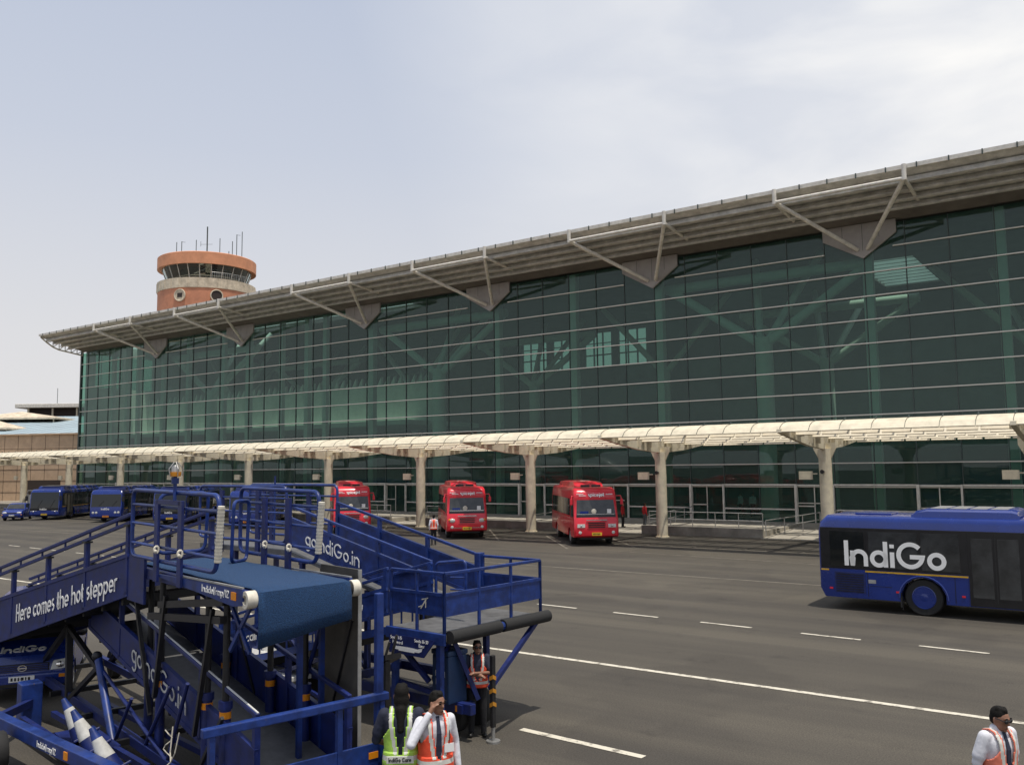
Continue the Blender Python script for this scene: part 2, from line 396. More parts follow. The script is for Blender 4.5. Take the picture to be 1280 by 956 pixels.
for fx, fy in ((-23.4, 40.05), (-32.2, 40.2), (-41.1, 39.6)):
    for s in (-1.75, 1.75):
        ax, ay = .75 * s, .66 * s
        line(fx + ax + .8, fy + ay - .9, fx + ax - 4.8, fy + ay + 5.6, .12)
line(-22, 38.3, -9, 36.9, .1)
ln.build('bay_marking', PAINTF, kind='structure')

# ------------------------------------------------------------------ terminal building
YF = 57.; X0B = -107.85; X1B = 26.; PAN = 2.445; PZ = .4
TIPS = [1.6, -13.36, -28.07, -42.96, -57.58, -75.7, -91.19]
HZ = [4.18 + 1.49 * k for k in range(-1, 10)]
TB = thing('terminal_building', 'long glass terminal with green tinted curtain wall under a raised steel roof', 'building', (0, 0, 0))
# panes, each a hair out of true
b = MB(); xs = []
x = -13.36
while x > X0B: xs.append(x); x -= PAN
xs.append(X0B); xs = xs[::-1]; x = -13.36 + PAN
while x < X1B: xs.append(x); x += PAN
zs = [PZ] + HZ + [19.05]
for i in range(len(xs) - 1):
    for k in range(len(zs) - 1):
        a = random.gauss(0, .003); c = random.gauss(0, .003); dx = xs[i + 1] - xs[i]; dz = zs[k + 1] - zs[k]
        b.add([(xs[i], YF, zs[k]), (xs[i + 1], YF + a * dx, zs[k]), (xs[i + 1], YF + a * dx + c * dz, zs[k + 1]), (xs[i], YF + c * dz, zs[k + 1])], [(0, 1, 2, 3)])
# glazed upper end wall
for k in range(len(zs) - 1):
    for j in range(12):
        y0 = YF + .02 + j * 2.45; b.add([(X0B, y0, zs[k]), (X0B, y0 + 2.45, zs[k]), (X0B, y0 + 2.45, zs[k + 1]), (X0B, y0, zs[k + 1])], [(0, 1, 2, 3)])
GZ = b.build('glazing', GLASS, TB)
b = MB()
for z in HZ:
    if z > 17: # broken by the gusset panels
        segs = []; prev = X0B
        for t in sorted(TIPS): segs.append((prev, t - 2.42)); prev = t + 1.75
        segs.append((prev, X1B))
    else: segs = [(X0B, X1B)]
    for a, c in segs:
        if c > a: b.box(a, c, YF - .13, YF - .01, z - .035, z + .035)
b.build('glazing_bars', MULL, GZ)
b = MB()
for x in xs: b.box(x - .025, x + .025, YF - .05, YF + .09, PZ, 19.05)
for j in range(13): b.box(X0B - .05, X0B + .03, YF + .1 + j * 2.45, YF + .16 + j * 2.45, PZ, 19.05)
b.build('mullions', MULLD, GZ)
b = MB(); b.box(X0B - .12, X0B + .12, YF - .14, YF + .14, 0, 19.3); b.build('corner_post', MULLD, TB)
# doorways in the foot of the facade
dk = 0
xd = -15.85 + 7.3 * 3
while xd > -100:
    b = MB(); w = 2.35
    b.box(xd - w - .07, xd - w + .09, YF - .42, YF - .14, PZ, 2.86); b.box(xd - .05, xd + .05, YF - .3, YF - .14, PZ, 2.86)
    b.box(xd - w + .09, xd - .05, YF - .3, YF - .14, 2.74, 2.84)
    p = b.build('door_portal', ROOFW, TB)
    b = MB(); b.box(xd - w + .1, xd - w + 1.15, YF - .24, YF - .2, 1.42, 1.5); b.box(xd - 1.22, xd - 1.16, YF - .24, YF - .18, PZ, 2.74)
    if dk % 2: b.box(xd - w + .1, xd - .3, YF - .24, YF - .2, 1.62, 1.68)
    b.build('door_bar', MULL, p)
    b = MB(); b.box(xd + .06, xd + 7.3 - w - .08, YF - .2, YF - .14, 2.76, 2.87); b.box(xd + .06, xd + 7.3 - w - .08, YF - .2, YF - .14, 1.18, 1.28)
    b.build('guard_rail', ROOFW, TB)
    xd -= 7.3; dk += 1
# roof: deck, soffit, purlins, eave gutter
b = MB()
prof = [(51.7, 20.95), (51.7, 20.62), (57.0, 19.12), (88, 20.3), (88, 21.0), (70, 22.2), (57, 21.6)]
n = len(prof)
b.prism([(X0B + .1, y, z) for y, z in prof], (X1B - X0B, 0, 0))
# roof gaps: the skylight, and a slot added to sunlight the left hall
RF = MB()
def roofstrip(xa, xb, ya, yb, z=20.25): RF.box(xa, xb, ya, yb, z, z + .5)
SKY1 = (-18.0, -13.4, 72.6, 84.5); SKY2 = (-45., -41, 70, 80)
roofstrip(X0B, -57, 57.2, 62.8); roofstrip(X0B, -57, 64.9, 88); roofstrip(-57, -47, 57.2, 88); roofstrip(-47, SKY1[0], 57.2, 88); roofstrip(SKY1[0], SKY1[1], 57.2, SKY1[2]); roofstrip(SKY1[0], SKY1[1], SKY1[3], 88); roofstrip(SKY1[1], X1B, 57.2, 88)
RO = RF.build('roof', SOFF, TB)
b = MB(); b.prism([(X0B + .1, y, z) for y, z in ((51.75, 20.8), (51.75, 20.66), (57.2, 19.2), (57.2, 20.7))], (X1B - X0B, 0, 0)); b.build('soffit', SOFF, RO)
b = MB(); b.prism([(X0B + .1, y, z) for y, z in ((51.75, 20.64), (55.3, 19.68), (55.3, 19.65), (51.75, 20.61))], (X1B - X0B, 0, 0)); b.build('outer_soffit', ROOFM, RO)
b = MB(); b.box(X0B, X1B + .1, 51.55, 51.8, 20.62, 20.86)
b.cur = 1
x = X0B + 1
while x < X1B: b.box(x - .03, x + .03, 51.5, 51.56, 20.58, 20.88); x += 1.63
b.build('eave_gutter', [ROOFW, MULLD], RO)
for y in (52.4, 53.3, 54.2, 55.1):
    z = 20.56 - (y - 51.75) * .272
    b = MB(); b.box(X0B + .2, X1B, y - .17, y + .17, z - .32, z - .24); b.box(X0B + .2, X1B, y - .03, y + .03, z - .22, z - .02); b.build('purlin', ROOFM, RO)
# end truss at the far left
b = MB(); n = 7
for i in range(n):
    t0, t1 = i / n, (i + 1) / n
    def top(t): return V((X0B + .15, 51.7 + 5.3 * t, 20.55 - 1.15 * t))
    def bot(t): return V((X0B + .15, 51.75 + 5.25 * t, 20.5 - 1.0 * math.sin(min(1, t * 2.2) * PI / 2) - .75 * t))
    b.beam(top(t0), top(t1), .14, .14); b.beam(bot(t0), bot(t1), .14, .14); b.beam(bot(t0), top(t1), .08, .08); b.beam(top(t1), bot(t1), .08, .08)
b.build('end_truss', ROOFW, TB)
for t in TIPS:
    hw = 3.68
    b = MB(); za = 20.0; ya = 51.33
    b.tube((t - hw, ya, za), (t + hw, ya, za), .10, n=10)
    for s in (-1, 1): b.tube((t + s * hw, ya, za - .12), (t + s * hw, ya, 20.8), .13, n=10)
    br = b.build('roof_bracket', ROOFW, TB, smooth=True)
    b = MB()
    for s in (-1, 1):
        b.tube((t + s * hw, ya, za), (t + s * .3, YF - .25, 17.6), .13, .13, n=10); b.tube((t + s * hw, ya, za), (t + s * hw, 54.9, 19.65), .11, n=10)
    b.build('strut', ROOFW, br, smooth=True)
    b = MB(); b.prism([(t, YF - .22, 17.02), (t + 2.0, YF - .22, 18.42), (t + 2.0, YF - .22, 19.25), (t - 2.45, YF - .22, 19.25), (t - 2.45, YF - .22, 18.42)], (0, .16, 0))
    b.build('gusset_panel', PANELG, br)
    b = MB()
    for dx in (-1.22, 0, 1.0): b.box(t + dx - .012, t + dx + .012, YF - .226, YF - .22, 17.5 + abs(dx) * .75, 19.2)
    b.build('panel_joint', MULLD, br)
# interior
MB().box(X0B, X1B, YF - .2, 88, .0, PZ).build('floor_slab', INTF, TB)
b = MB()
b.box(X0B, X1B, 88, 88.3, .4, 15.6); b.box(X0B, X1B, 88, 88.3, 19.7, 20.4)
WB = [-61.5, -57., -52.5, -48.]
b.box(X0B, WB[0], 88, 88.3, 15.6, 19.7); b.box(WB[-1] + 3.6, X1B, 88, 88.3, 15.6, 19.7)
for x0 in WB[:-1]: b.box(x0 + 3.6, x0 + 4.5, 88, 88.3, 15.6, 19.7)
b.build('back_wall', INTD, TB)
b = MB()
for x0 in WB:
    for i in range(4): b.box(x0 + i * 1.2 - .08, x0 + i * 1.2 + .08, 88.05, 88.2, 15.6, 19.7)
    b.box(x0, x0 + 3.6, 88.07, 88.18, 17.0, 17.15); b.box(x0, x0 + 3.6, 88.07, 88.18, 18.4, 18.5)
b.build('clerestory_bars', MULLD, TB)
b = MB()
for x0 in WB: b.add([(x0, 88.25, 15.6), (x0 + 3.6, 88.25, 15.6), (x0 + 3.6, 88.25, 19.7), (x0, 88.25, 19.7)], [(0, 1, 2, 3)])
b.build('clerestory_dimming_glazing', TINT, TB)  # panes tinted to dim the sky through the back windows
b = MB(); b.add([(X0B + .33, 57.4, 14.8), (X0B + .33, 68, 14.8), (X0B + .33, 68, 19.1), (X0B + .33, 57.4, 19.1)], [(0, 1, 2, 3)]); b.build('end_dimming_pane', TINT, TB)  # extra inner pane added to darken the end wall openings
b = MB(); b.box(X0B + .2, -56, 66, 66.3, 8.8, 12.9)
x = X0B + .2
while x < -57:
    b.prism([(x, 66, 12.9), (x + .55, 66, 12.9), (x + .55, 66, 13.0 + .75)], (0, .3, 0)); x += .95
b.build('mezzanine_wall', INTW, TB)
b = MB(); b.box(X0B + .25, X0B + .4, 57.4, 88, .4, 14.8); b.box(X0B + .25, X0B + .4, 57.4, 58.6, 14.8, 19); b.box(X0B + .25, X0B + .4, 62.2, 63.0, 14.8, 19); b.box(X0B + .25, X0B + .4, 66.5, 88, 14.8, 19); b.box(X0B + .25, X0B + .4, 57.4, 88, 19, 20.3)
b.build('end_wall', INTW, TB)
MB().box(X0B + .2, -56, 61, 72, 8.3, 8.75).build('mezzanine_floor', INTC, TB)
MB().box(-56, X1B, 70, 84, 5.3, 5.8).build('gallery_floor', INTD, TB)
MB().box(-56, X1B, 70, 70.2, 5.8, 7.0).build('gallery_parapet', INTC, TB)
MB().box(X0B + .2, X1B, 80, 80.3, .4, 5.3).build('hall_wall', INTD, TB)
for i, t in enumerate(TIPS):
    b = MB(); b.box(t - .3, t + .3, 57.7, 58.2, PZ, 19.2); b.build('facade_column', INTC, TB)
    nx = TIPS[i + 1] if i + 1 < len(TIPS) else -106.5
    mid = (t + nx) / 2
    if i % 2 == 1:
        for yy, m_, rr in ((58.9, INTC, .6), (74, INTW, .55)):
            b = MB(); b.tube((mid, yy, PZ), (mid, yy, 12.9), rr, n=20)
            tc = b.build('tree_column', m_, TB, smooth=True)
            b = MB()
            for s in (-1, 1):
                b.tube((mid + s * .2, yy, 12.5), (mid + s * (t - nx) / 2 * .96, yy + .3, 17.1), .32, n=14)
                b.tube((mid + s * .2, yy, 12.5), (mid + s * 2.5, yy + 6, 19.8), .26, n=12)
            b.build('column_arm', m_, tc, smooth=True)
            b = MB(); b.tube((nx, yy + .2, 17.2), (t, yy + .2, 17.2), .36, n=14); b.build('tie_tube', m_, TB, smooth=True)
    else:
        b = MB(); b.box(mid - .28, mid + .28, 57.8, 58.3, PZ, 19.2); b.build('facade_column', INTC, TB)
        b = MB(); b.tube((mid, 74, PZ), (mid, 74, 12.9), .5, n=16)
        for s in (-1, 1): b.tube((mid, 74, 12.6), (mid + s * 6.5, 74, 19.5), .28, n=12); b.tube((mid, 74, 12.6), (mid + s * 3, 80, 19.8), .24, n=12)
        b.build('tree_column', INTW, TB, smooth=True)
for x in (-80., -86.5, -96.5, -102, -70.5, -64.):
    MB().box(x - .25, x + .25, 57.8, 58.2, PZ, 19.2).build('facade_column', INTC, TB)
b = MB()
for i in range(9): b.box(SKY1[0], SKY1[1], SKY1[2] + .6 + i * 1.35, SKY1[2] + .85 + i * 1.35, 20.3, 20.6)
b.build('skylight_louvre', INTC, TB)

# entrance walkway in front of the facade, with ramps and railings
b = MB(); segs = []
ramps = [(-17.6, -13.6), (-31.2, -25.2), (-46.5, -43.5), (-60.5, -57.5)]
prev = -128.
for a, c in sorted(ramps): segs.append((prev, a)); prev = c
segs.append((prev, 26))
for a, c in segs: b.box(a, c, 48.9, 56.8, 0, PZ)
for a, c in ramps:
    b.prism([(a, 48.3, .006), (a, 56.8, .006), (a, 56.8, PZ - .01)], (c - a, 0, 0))
b.build('walkway', PAVE, kind='structure')
k = 0
wtxt = ['stained concrete kerb wall left of the white-fronted gap, second canopy bay from the right']
for i, (a, c) in enumerate(segs):
    b = MB(); b.box(a, c, 48.6, 48.9, 0, PZ + .12)
    x = a + 1.2
    while x < c - 1: b.box(x, x + .05, 48.58, 48.6, 0, PZ + .12); x += 2.4
    o = b.build('kerb_wall', CONC)
    tag(o, ['stained low concrete kerb wall behind the row of parked blue buses', 'low concrete kerb wall behind the half hidden red bus and the middle red bus', 'low concrete kerb wall between the middle red bus and the right red bus',
            'stained concrete kerb wall between the right red bus and the blue bus', 'low concrete kerb wall hidden mostly behind the large blue bus'][i], 'wall', 'kerb walls of the walkway')
def railing(x0, y0, x1, y1, z0, z1, label):
    t = thing('railing', label, 'railing', (x0, y0, z0), 0, 'steel railings along the walkway')
    dx, dy, dz = x1 - x0, y1 - y0, z1 - z0; n = max(2, int(V((dx, dy, 0)).length / 1.3) + 1)
    for i in range(n):
        f_ = i / (n - 1); p = V((dx * f_, dy * f_, dz * f_)); MB().tube(p, p + V((0, 0, .95)), .03, n=6).build('post', STEEL, t, smooth=True)
    for h in (.95, .52): MB().tube((0, 0, h), (dx, dy, dz + h), .03, n=6).build('rail', STEEL, t, smooth=True)
    return t
railing(-25.0, 49.3, -17.8, 49.3, PZ, PZ, 'long steel railing on the kerb wall right of the red bus with the square headlights')
railing(-17.6, 49.2, -15.2, 55, .02, PZ, 'sloping steel railing of the ramp just left of the blue bus roof')
railing(-13.5, 49.3, 8, 49.3, PZ, PZ, 'steel railing of the walkway behind the large blue bus')
railing(-43.3, 49.3, -41.2, 49.3, PZ, PZ, 'short steel railing right of the half hidden red bus')
railing(-33.4, 48.9, -31.4, 55, .02, PZ, 'sloping steel railing just right of the middle red bus')
railing(-31.3, 49.3, -31.3, 56, PZ, PZ, 'steel railing running back to the glass beside the canopy column behind the right red bus')
railing(-25.1, 49.3, -25.1, 56, .1, PZ, 'steel railing running back to the glass beside the group in red and white shirts')
railing(-57, 49.3, -47, 49.3, PZ, PZ, 'steel railing behind the blue stair cages')

# ------------------------------------------------------------------ entrance canopy
CP = thing('entrance_canopy', 'long cream steel canopy of open louvres on round columns along the terminal front', 'canopy')
CX = [5.2 - 9.42 * k for k in range(1, 13)]
CX = [-4.0, -13.42, -22.91, -32.2, -41.7, -51.25, -61.0, -70.8, -80.6, -90.3, -99.9, -109.5, -119.]
CXE = [5.5] + CX + [-128.5]
for i in range(len(CXE) - 1):
    xa, xb = CXE[i + 1], CXE[i]
    b = MB()
    # curved fascia sheets
    pr = [(39.72, 5.66), (39.95, 5.90), (40.3, 6.05), (40.8, 6.14)]
    nseg = 7
    for k in range(nseg):
        x0 = xa + (xb - xa) * k / nseg + .012; x1 = xa + (xb - xa) * (k + 1) / nseg - .012
        b.loft([[V((x0, y, z)) for y, z in pr] + [V((x0, y + .03, z - .04)) for y, z in pr[::-1]], [V((x1, y, z)) for y, z in pr] + [V((x1, y + .03, z - .04)) for y, z in pr[::-1]]])
    FA = b.build('fascia', CREAM, CP)
    b = MB()
    for k in range(nseg):
        x = xa + (xb - xa) * k / nseg
        for (y0, z0), (y1, z1) in zip(pr, pr[1:]): b.beam((x, y0 - .01, z0 + .01), (x, y1 - .01, z1 + .01), 0.016, .016)
        b.tube((x, 40.75, 6.14), (x, 40.8, 6.24), .035, n=6)
    b.build('fascia_joint', MULLD, FA)
    b = MB(); yy = 41.3; 
    for j in range(5):
        y = 42.2 + j * 2.84; z = 6.0 - .03 * j
        b.add([(xa + .08, y - .26, z + .12), (xb - .08, y - .26, z + .12), (xb - .08, y + .26, z - .06), (xa + .08, y + .26, z - .06), (xa + .08, y - .26, z + .16), (xb - .08, y - .26, z + .16), (xb - .08, y + .26, z - .02), (xa + .08, y + .26, z - .02)],
              [(3, 2, 1, 0), (4, 5, 6, 7), (0, 1, 5, 4), (1, 2, 6, 5), (2, 3, 7, 6), (3, 0, 4, 7)])
    b.build('louvre_blades', LOUV, CP)
    for j in range(5):
        y = 41.3 + j * 2.85; z = 5.56 - .035 * j; b = MB()
        for k in range(nseg):
            x0 = xa + .11 + (xb - xa - .22) * k / nseg + .05; x1 = xa + .11 + (xb - xa - .22) * (k + 1) / nseg - .05
            b.beam((x0, y + .21, z + .16), (x1, y + .21, z + .16), .5, .05, (0, -.75, .66))
        b.build('purlin', LOUV, CP)
    b = MB()
    for k in range(1, nseg): 
        x = xa + (xb - xa) * k / nseg; b.box(x - .035, x + .035, 40.2, 52.8, 5.84, 5.90)
    b.build('rib', CREAM, CP)
for i, x in enumerate(CX):
    b = MB()
    low = [(39.7, 5.62), (41.5, 5.36), (44, 5.06), (46.2, 4.93), (47.4, 4.93), (50, 5.1), (52.95, 5.45)]
    top_ = [(52.95, 5.82), (46.8, 5.94), (41, 5.96), (39.72, 5.78)]
    b.prism([(x - .11, y, z) for y, z in low + top_], (.22, 0, 0)); BMm = b.build('cantilever_beam', CREAM, CP)
    b = MB()
    for j in range(9):
        y = 41.2 + j * 1.3; b.box(x - .3, x + .3, y - .02, y + .02, 5.5 if abs(y - 46.8) > 3 else 5.2, 5.9)
    b.build('stiffener', CREAM, BMm)
    b = MB(); b.tube((x, 46.8, 0), (x, 46.8, 4.95), .325, n=24); b.tube((x, 46.8, 0), (x, 46.8, .06), .40, n=24)
    cl = b.build('column', CREAM, CP, smooth=True)
    b = MB()
    for s in (-1, 1): b.prism([(x + s * .26, 46.75, 4.3), (x + s * .58, 46.75, 4.95), (x + s * .58, 46.75, 5.25), (x + s * .1, 46.75, 5.25), (x + s * .1, 46.75, 4.2)], (0, .1, 0))
    b.build('capital_fin', CREAM, cl)
    b = MB(); b.box(x - 1.25, x - .55, 46.3, 46.4, 3.35, 3.78); b.box(x - .6, x - .3, 46.33, 46.37, 3.62, 3.68); b.build('gate_sign', CREAM, cl)
    if i < 3:
        b = MB(); b.tube((x - .05, 46.3, 3.75), (x - .02, 46.5, 3.75), .11, .06, n=10); b.build('loudspeaker', BLACKM, cl, smooth=True)

# ------------------------------------------------------------------ control tower
TW = thing('control_tower', 'round terracotta control tower rising behind the terminal roof', 'tower', (-162.5, 112.9, 0))
MB().lathe([(10., 0), (10., 41.7)], n=64).build('drum', TERRAD, TW, smooth=True)
MB().lathe([(10.05, 41.7), (10.15, 41.75), (10.15, 43.8), (9.9, 43.85), (7.5, 43.85)], n=64).build('balcony_band', CREAMT, TW, smooth=True)
b = MB()
for i in range(32):
    a = 2 * PI * i / 32; b.beam((10.16 * math.cos(a), 10.16 * math.sin(a), 41.8), (10.16 * math.cos(a), 10.16 * math.sin(a), 43.8), .05, .12)
b.build('drip_stains', CREAMT, TW)
cab = MB().lathe([(8.0, 43.7), (9.3, 47.1)], n=48, caps=False).build('cab_window', CABGLASS, TW)
b = MB()
for i in range(24):
    a = 2 * PI * i / 24; c, s = math.cos(a), math.sin(a); b.beam((8.05 * c, 8.05 * s, 43.7), (9.35 * c, 9.35 * s, 47.1), .14, .14)
b.build('window_post', ROOFW, cab)
MB().lathe([(5.5, 43.7), (5.5, 47.2)], n=24).build('cab_core', INTD, TW)
MB().lathe([(9.0, 47.0), (10.0, 46.75), (10.2, 46.8), (10.2, 49.2), (10.0, 49.35), (8.5, 49.35)], n=64).build('parapet_ring', TERRA, TW, smooth=True)
for a in (-66, -24):
    d = V((math.cos(R(a)), math.sin(R(a)), 0)); b = MB(); c = d * 9.7 + V((0, 0, 40.1))
    b.loft([b.ring(c, d, 1.15, 28), b.ring(c + d * .5, d, 1.15, 28)])
    o = b.build('porthole', TAND if a > -50 else CREAMT, TW, smooth=True)
    b = MB(); pts = [c + d * .52 + (V((-d.y, d.x, 0)) * math.cos(t) + V((0, 0, 1)) * math.sin(t)) * 1.2 for t in (2 * PI * i / 28 for i in range(28))]
    b.pipe(pts, .13, 6, True); b.build('porthole_ring', CREAMT, o, smooth=True)
    if a < -50:
        b = MB(); sd = V((-d.y, d.x, 0)); b.beam(c + d * .52 - sd * .55, c + d * .52 + sd * .55, .08, .9); b.build('porthole_vent', TAND, o)
b = MB()
for i in range(-8, 12):
    a = R(-10 + i * 2.4); b.beam((10.3 * math.cos(a), 10.3 * math.sin(a), 43.8), (10.3 * math.cos(a), 10.3 * math.sin(a), 45.0), .05, .05)
b.pipe([(10.3 * math.cos(R(-30 + k * 2.5)), 10.3 * math.sin(R(-30 + k * 2.5)), 45.0) for k in range(20)], .05, 6)
b.build('balcony_rail', STEEL, TW)
MASTS = [(-6.5, -1, 2.9, 0), (-5.4, -1, 3.0, 1), (-2.6, 0, 3.4, 0), (-.2, 0, 5.4, 2), (2.6, 0, 3.6, 0), (5.2, .5, 3.2, 0), (6.2, .3, 4.2, 1), (7.4, .2, 4.6, 0), (4.6, 0, 1.6, 0)]
hd = V((.81, .58, 0))
for (u, w, h, t) in MASTS:
    h *= 1.45
    p = hd * u + V((-.58, .81, 0)) * w + V((0, 0, 49.4)); b = MB(); b.tube(p, p + V((0, 0, h)), .15 if t == 2 else .085, n=6)
    if t == 2:
        for z in (.7, 1.1, 3.9): b.beam(p + V((0, 0, z)) - hd * 1.4, p + V((0, 0, z)) + hd * 1.2, .05, .05)
        for uu in (-1.4, 1.2): b.beam(p + hd * uu + V((0, 0, .5)), p + hd * uu + V((0, 0, 1.7)), .05, .05); b.beam(p - hd * 1.4 + V((0, 0, 3.4)), p - hd * 1.4 + V((0, 0, 4.6)), .05, .05)
        b.sphere(p + V((0, 0, .9)), (.5, .5, .2), 8, 5)
    if t == 1: b.beam(p + V((0, 0, h - .1)), p + hd * .8 + V((0, 0, h - .2)), .06, .06); b.beam(p + V((0, 0, .4)) - hd * .4, p + V((0, 0, .5)) + hd * .5, .1, .1)
    b.build('antenna', MULLD, TW)

# ------------------------------------------------------------------ tan building and roofs far left
TN = thing('stone_clad_building', 'low tan stone panelled block beyond the left end of the glass terminal', 'building', (0, 0, 0))
A = V((-108.6, 62.2, 0)); Bp = V((-140, 48.3, 0)); d = (Bp - A).normalized(); nrm = V((d.y, -d.x, 0)); nrm = nrm if nrm.y < 0 else -nrm
b = MB(); back = -nrm * 26; L_ = (Bp - A).length
b.prism([A, Bp, Bp + back, A + back], (0, 0, 9.1)); b.build('wall', TAN, TN)
b = MB()
for z in (1.5, 3.0, 4.5, 5.9, 7.3): b.beam(A + nrm * .005 + V((0, 0, z)), Bp + nrm * .005 + V((0, 0, z)), .04, .05)
k = 0
while k < L_: b.beam(A + d * k + nrm * .006, A + d * k + nrm * .006 + V((0, 0, 9.1)), .04, .03); k += 2.1
b.build('panel_joint', TAND, TN)
b = MB(); b.beam(A + nrm * .04 + V((0, 0, 6.0)), Bp + nrm * .04 + V((0, 0, 6.0)), .22, .22); b.build('dark_band', TAND, TN)  # dark strip fixed along the wall face
b = MB(); b.prism([A + d * 8 + nrm * .03, A + d * 13 + nrm * .03, A + d * 13 - nrm * .5, A + d * 8 - nrm * .5], (0, 0, 3.1)); b.build('doorway', TAND, TN)
b = MB(); b.prism([A - d * .3 + nrm * .3, Bp + nrm * .3, Bp + back, A - d * .3 + back], (0, 0, .18)); o = b.build('coping', TAN, TN); o.location.z = 9.1
RFB = thing('blue_roofed_hall', 'distant hall with a blue grey sheet roof behind the tan block', 'building', (0, 0, 0))
P0 = V((-150, 78, 0)); 
b = MB(); e = V((.812, .583, 0)); f_ = V((-.583, .812, 0))
def FP(u, w, z): return V((-150, 78, 0)) + e * u + f_ * w + V((0, 0, z))
b.add([FP(-75, -1, 10.4), FP(25, -1, 10.2), FP(25, 49, 16.8), FP(-75, 49, 16.9), FP(-75, -1, 10.1), FP(25, -1, 9.9), FP(25, 49, 16.4), FP(-75, 49, 16.5)], [(0, 1, 2, 3), (7, 6, 5, 4), (0, 4, 5, 1), (1, 5, 6, 2), (2, 6, 7, 3), (3, 7, 4, 0)])
b.build('sheet_roof', ROOFB, RFB)
b = MB()
for k in range(40): u = -74 + k * 2.5; b.beam(FP(u, -1, 10.42), FP(u, 49, 16.86), .12, .06)
b.build('roof_seams', ROOFB, RFB)
MB().prism([FP(-74, 0, 0), FP(24, 0, 0), FP(24, 48, 0), FP(-74, 48, 0)], (0, 0, 9.9)).build('wall', TAN, RFB)
PV = thing('roof_pavilion', 'distant brown pavilion with a flat white roof above the blue roofed hall', 'building', (0, 0, 0))
MB().prism([FP(-44, 64.5, 0), FP(-8, 64.5, 0), FP(-8, 84, 0), FP(-44, 84, 0)], (0, 0, 19.9)).build('wall', TAND, PV)
MB().prism([FP(-46, 62.5, 19.9), FP(-6, 62.5, 19.9), FP(-6, 86, 19.9), FP(-46, 86, 19.9)], (0, 0, 1.0)).build('flat_roof', ROOFW, PV, bevel=.1)
for u in (-43, -37, -31, -25): MB().beam(FP(u, 63.2, 0), FP(u, 63.2, 19.9), .3, .3).build('post', CREAM, PV)
MB().tube(FP(-37.4, 66, 20.5), FP(-37.4, 66, 25), .07, n=6).build('mast', MULLD, PV)
for i, (u, w, z, ww, ap_) in enumerate(((-28, 34, 15.5, 9.3, 1.5), (-21, 14, 12.4, 4.2, 1.5))):
    b = MB(); ap = FP(u, w, z + ap_); base = [FP(u - ww, w - 4, z), FP(u + ww, w - 4, z), FP(u + ww, w + 4, z), FP(u - ww, w + 4, z)]
    b.add([*base, ap, *[p - V((0, 0, .35)) for p in base]], [(0, 1, 4), (1, 2, 4), (2, 3, 4), (3, 0, 4), (0, 5, 6, 1), (1, 6, 7, 2), (2, 7, 8, 3), (3, 8, 5, 0), (8, 7, 6, 5)])
    o = b.build('tent_roof', CREAMT)
    for su in (-1, 1):
        for sw in (-1, 1):
            q_ = FP(u + su * (ww - 1), w + sw * 3, z - 2.2); MB().tube(q_, q_ + V((0, 0, 2.2)), .12, n=6).build('post', CREAM, o)
    tag(o, ['larger sand coloured tent roof in front of the brown pavilion', 'smaller sand coloured tent roof at the left edge above the tan wall'][i], 'canopy', 'tent roofs beyond the tan block')

# ------------------------------------------------------------------ buses and cars
def body_loft(out, W, crown, name, m, root, tumble=0., zb=1.0, ends=.5):
    """side outline (x, z) lofted across the width, rounded towards the flanks"""
    H = max(z for x, z in out); xm = [min(x for x, z in out), max(x for x, z in out)]
    b = MB(); rings = []
    for yf, d in ((-1, 1.), (-.975, .45), (-.92, .12), (-.8, 0), (.8, 0), (.92, .12), (.975, .45), (1, 1.)):
        ring = []
        for x, z in out:
            zz = z - crown * d if z > H - crown * 1.6 else z
            e = crown * ends * d
            xx = x - e if x > xm[1] - .55 else (x + e if x < xm[0] + .35 else x)
            y = yf * W / 2
            if z > zb: y *= 1 - tumble * (z - zb) / (H - zb)
            ring.append(V((xx, y, zz)))
        rings.append(ring)
    return b.loft(rings).build(name, m, root, smooth=True)
def arch_line(x0, x1, z, wheels, r):
    pts = [(x0, z)]
    for wx, in [(w,) for w in wheels]:
        dz = z - r * .92; a0 = math.asin(max(-1, min(1, dz / (r * 1.16))))
        for i in range(9):
            a = PI - a0 - (PI - 2 * a0) * i / 8; pts.append((wx + r * 1.16 * math.cos(a), r * .92 + r * 1.16 * math.sin(a)))
    pts.append((x1, z)); return pts
def nose_panel(fx, brk, y0, y1, z0, z1, dx, y2, y3):
    zs_ = [z0] + [z for z in brk if z0 + .01 < z < z1 - .01] + [z1]; rings = []
    for z in zs_:
        f_ = (z - z0) / (z1 - z0); a = y0 + (y2 - y0) * f_; c = y1 + (y3 - y1) * f_; x = fx(z)
        rings.append([V((x - .02, a, z)), V((x + dx, a, z)), V((x + dx, c, z)), V((x - .02, c, z))])
    return MB().loft(rings)
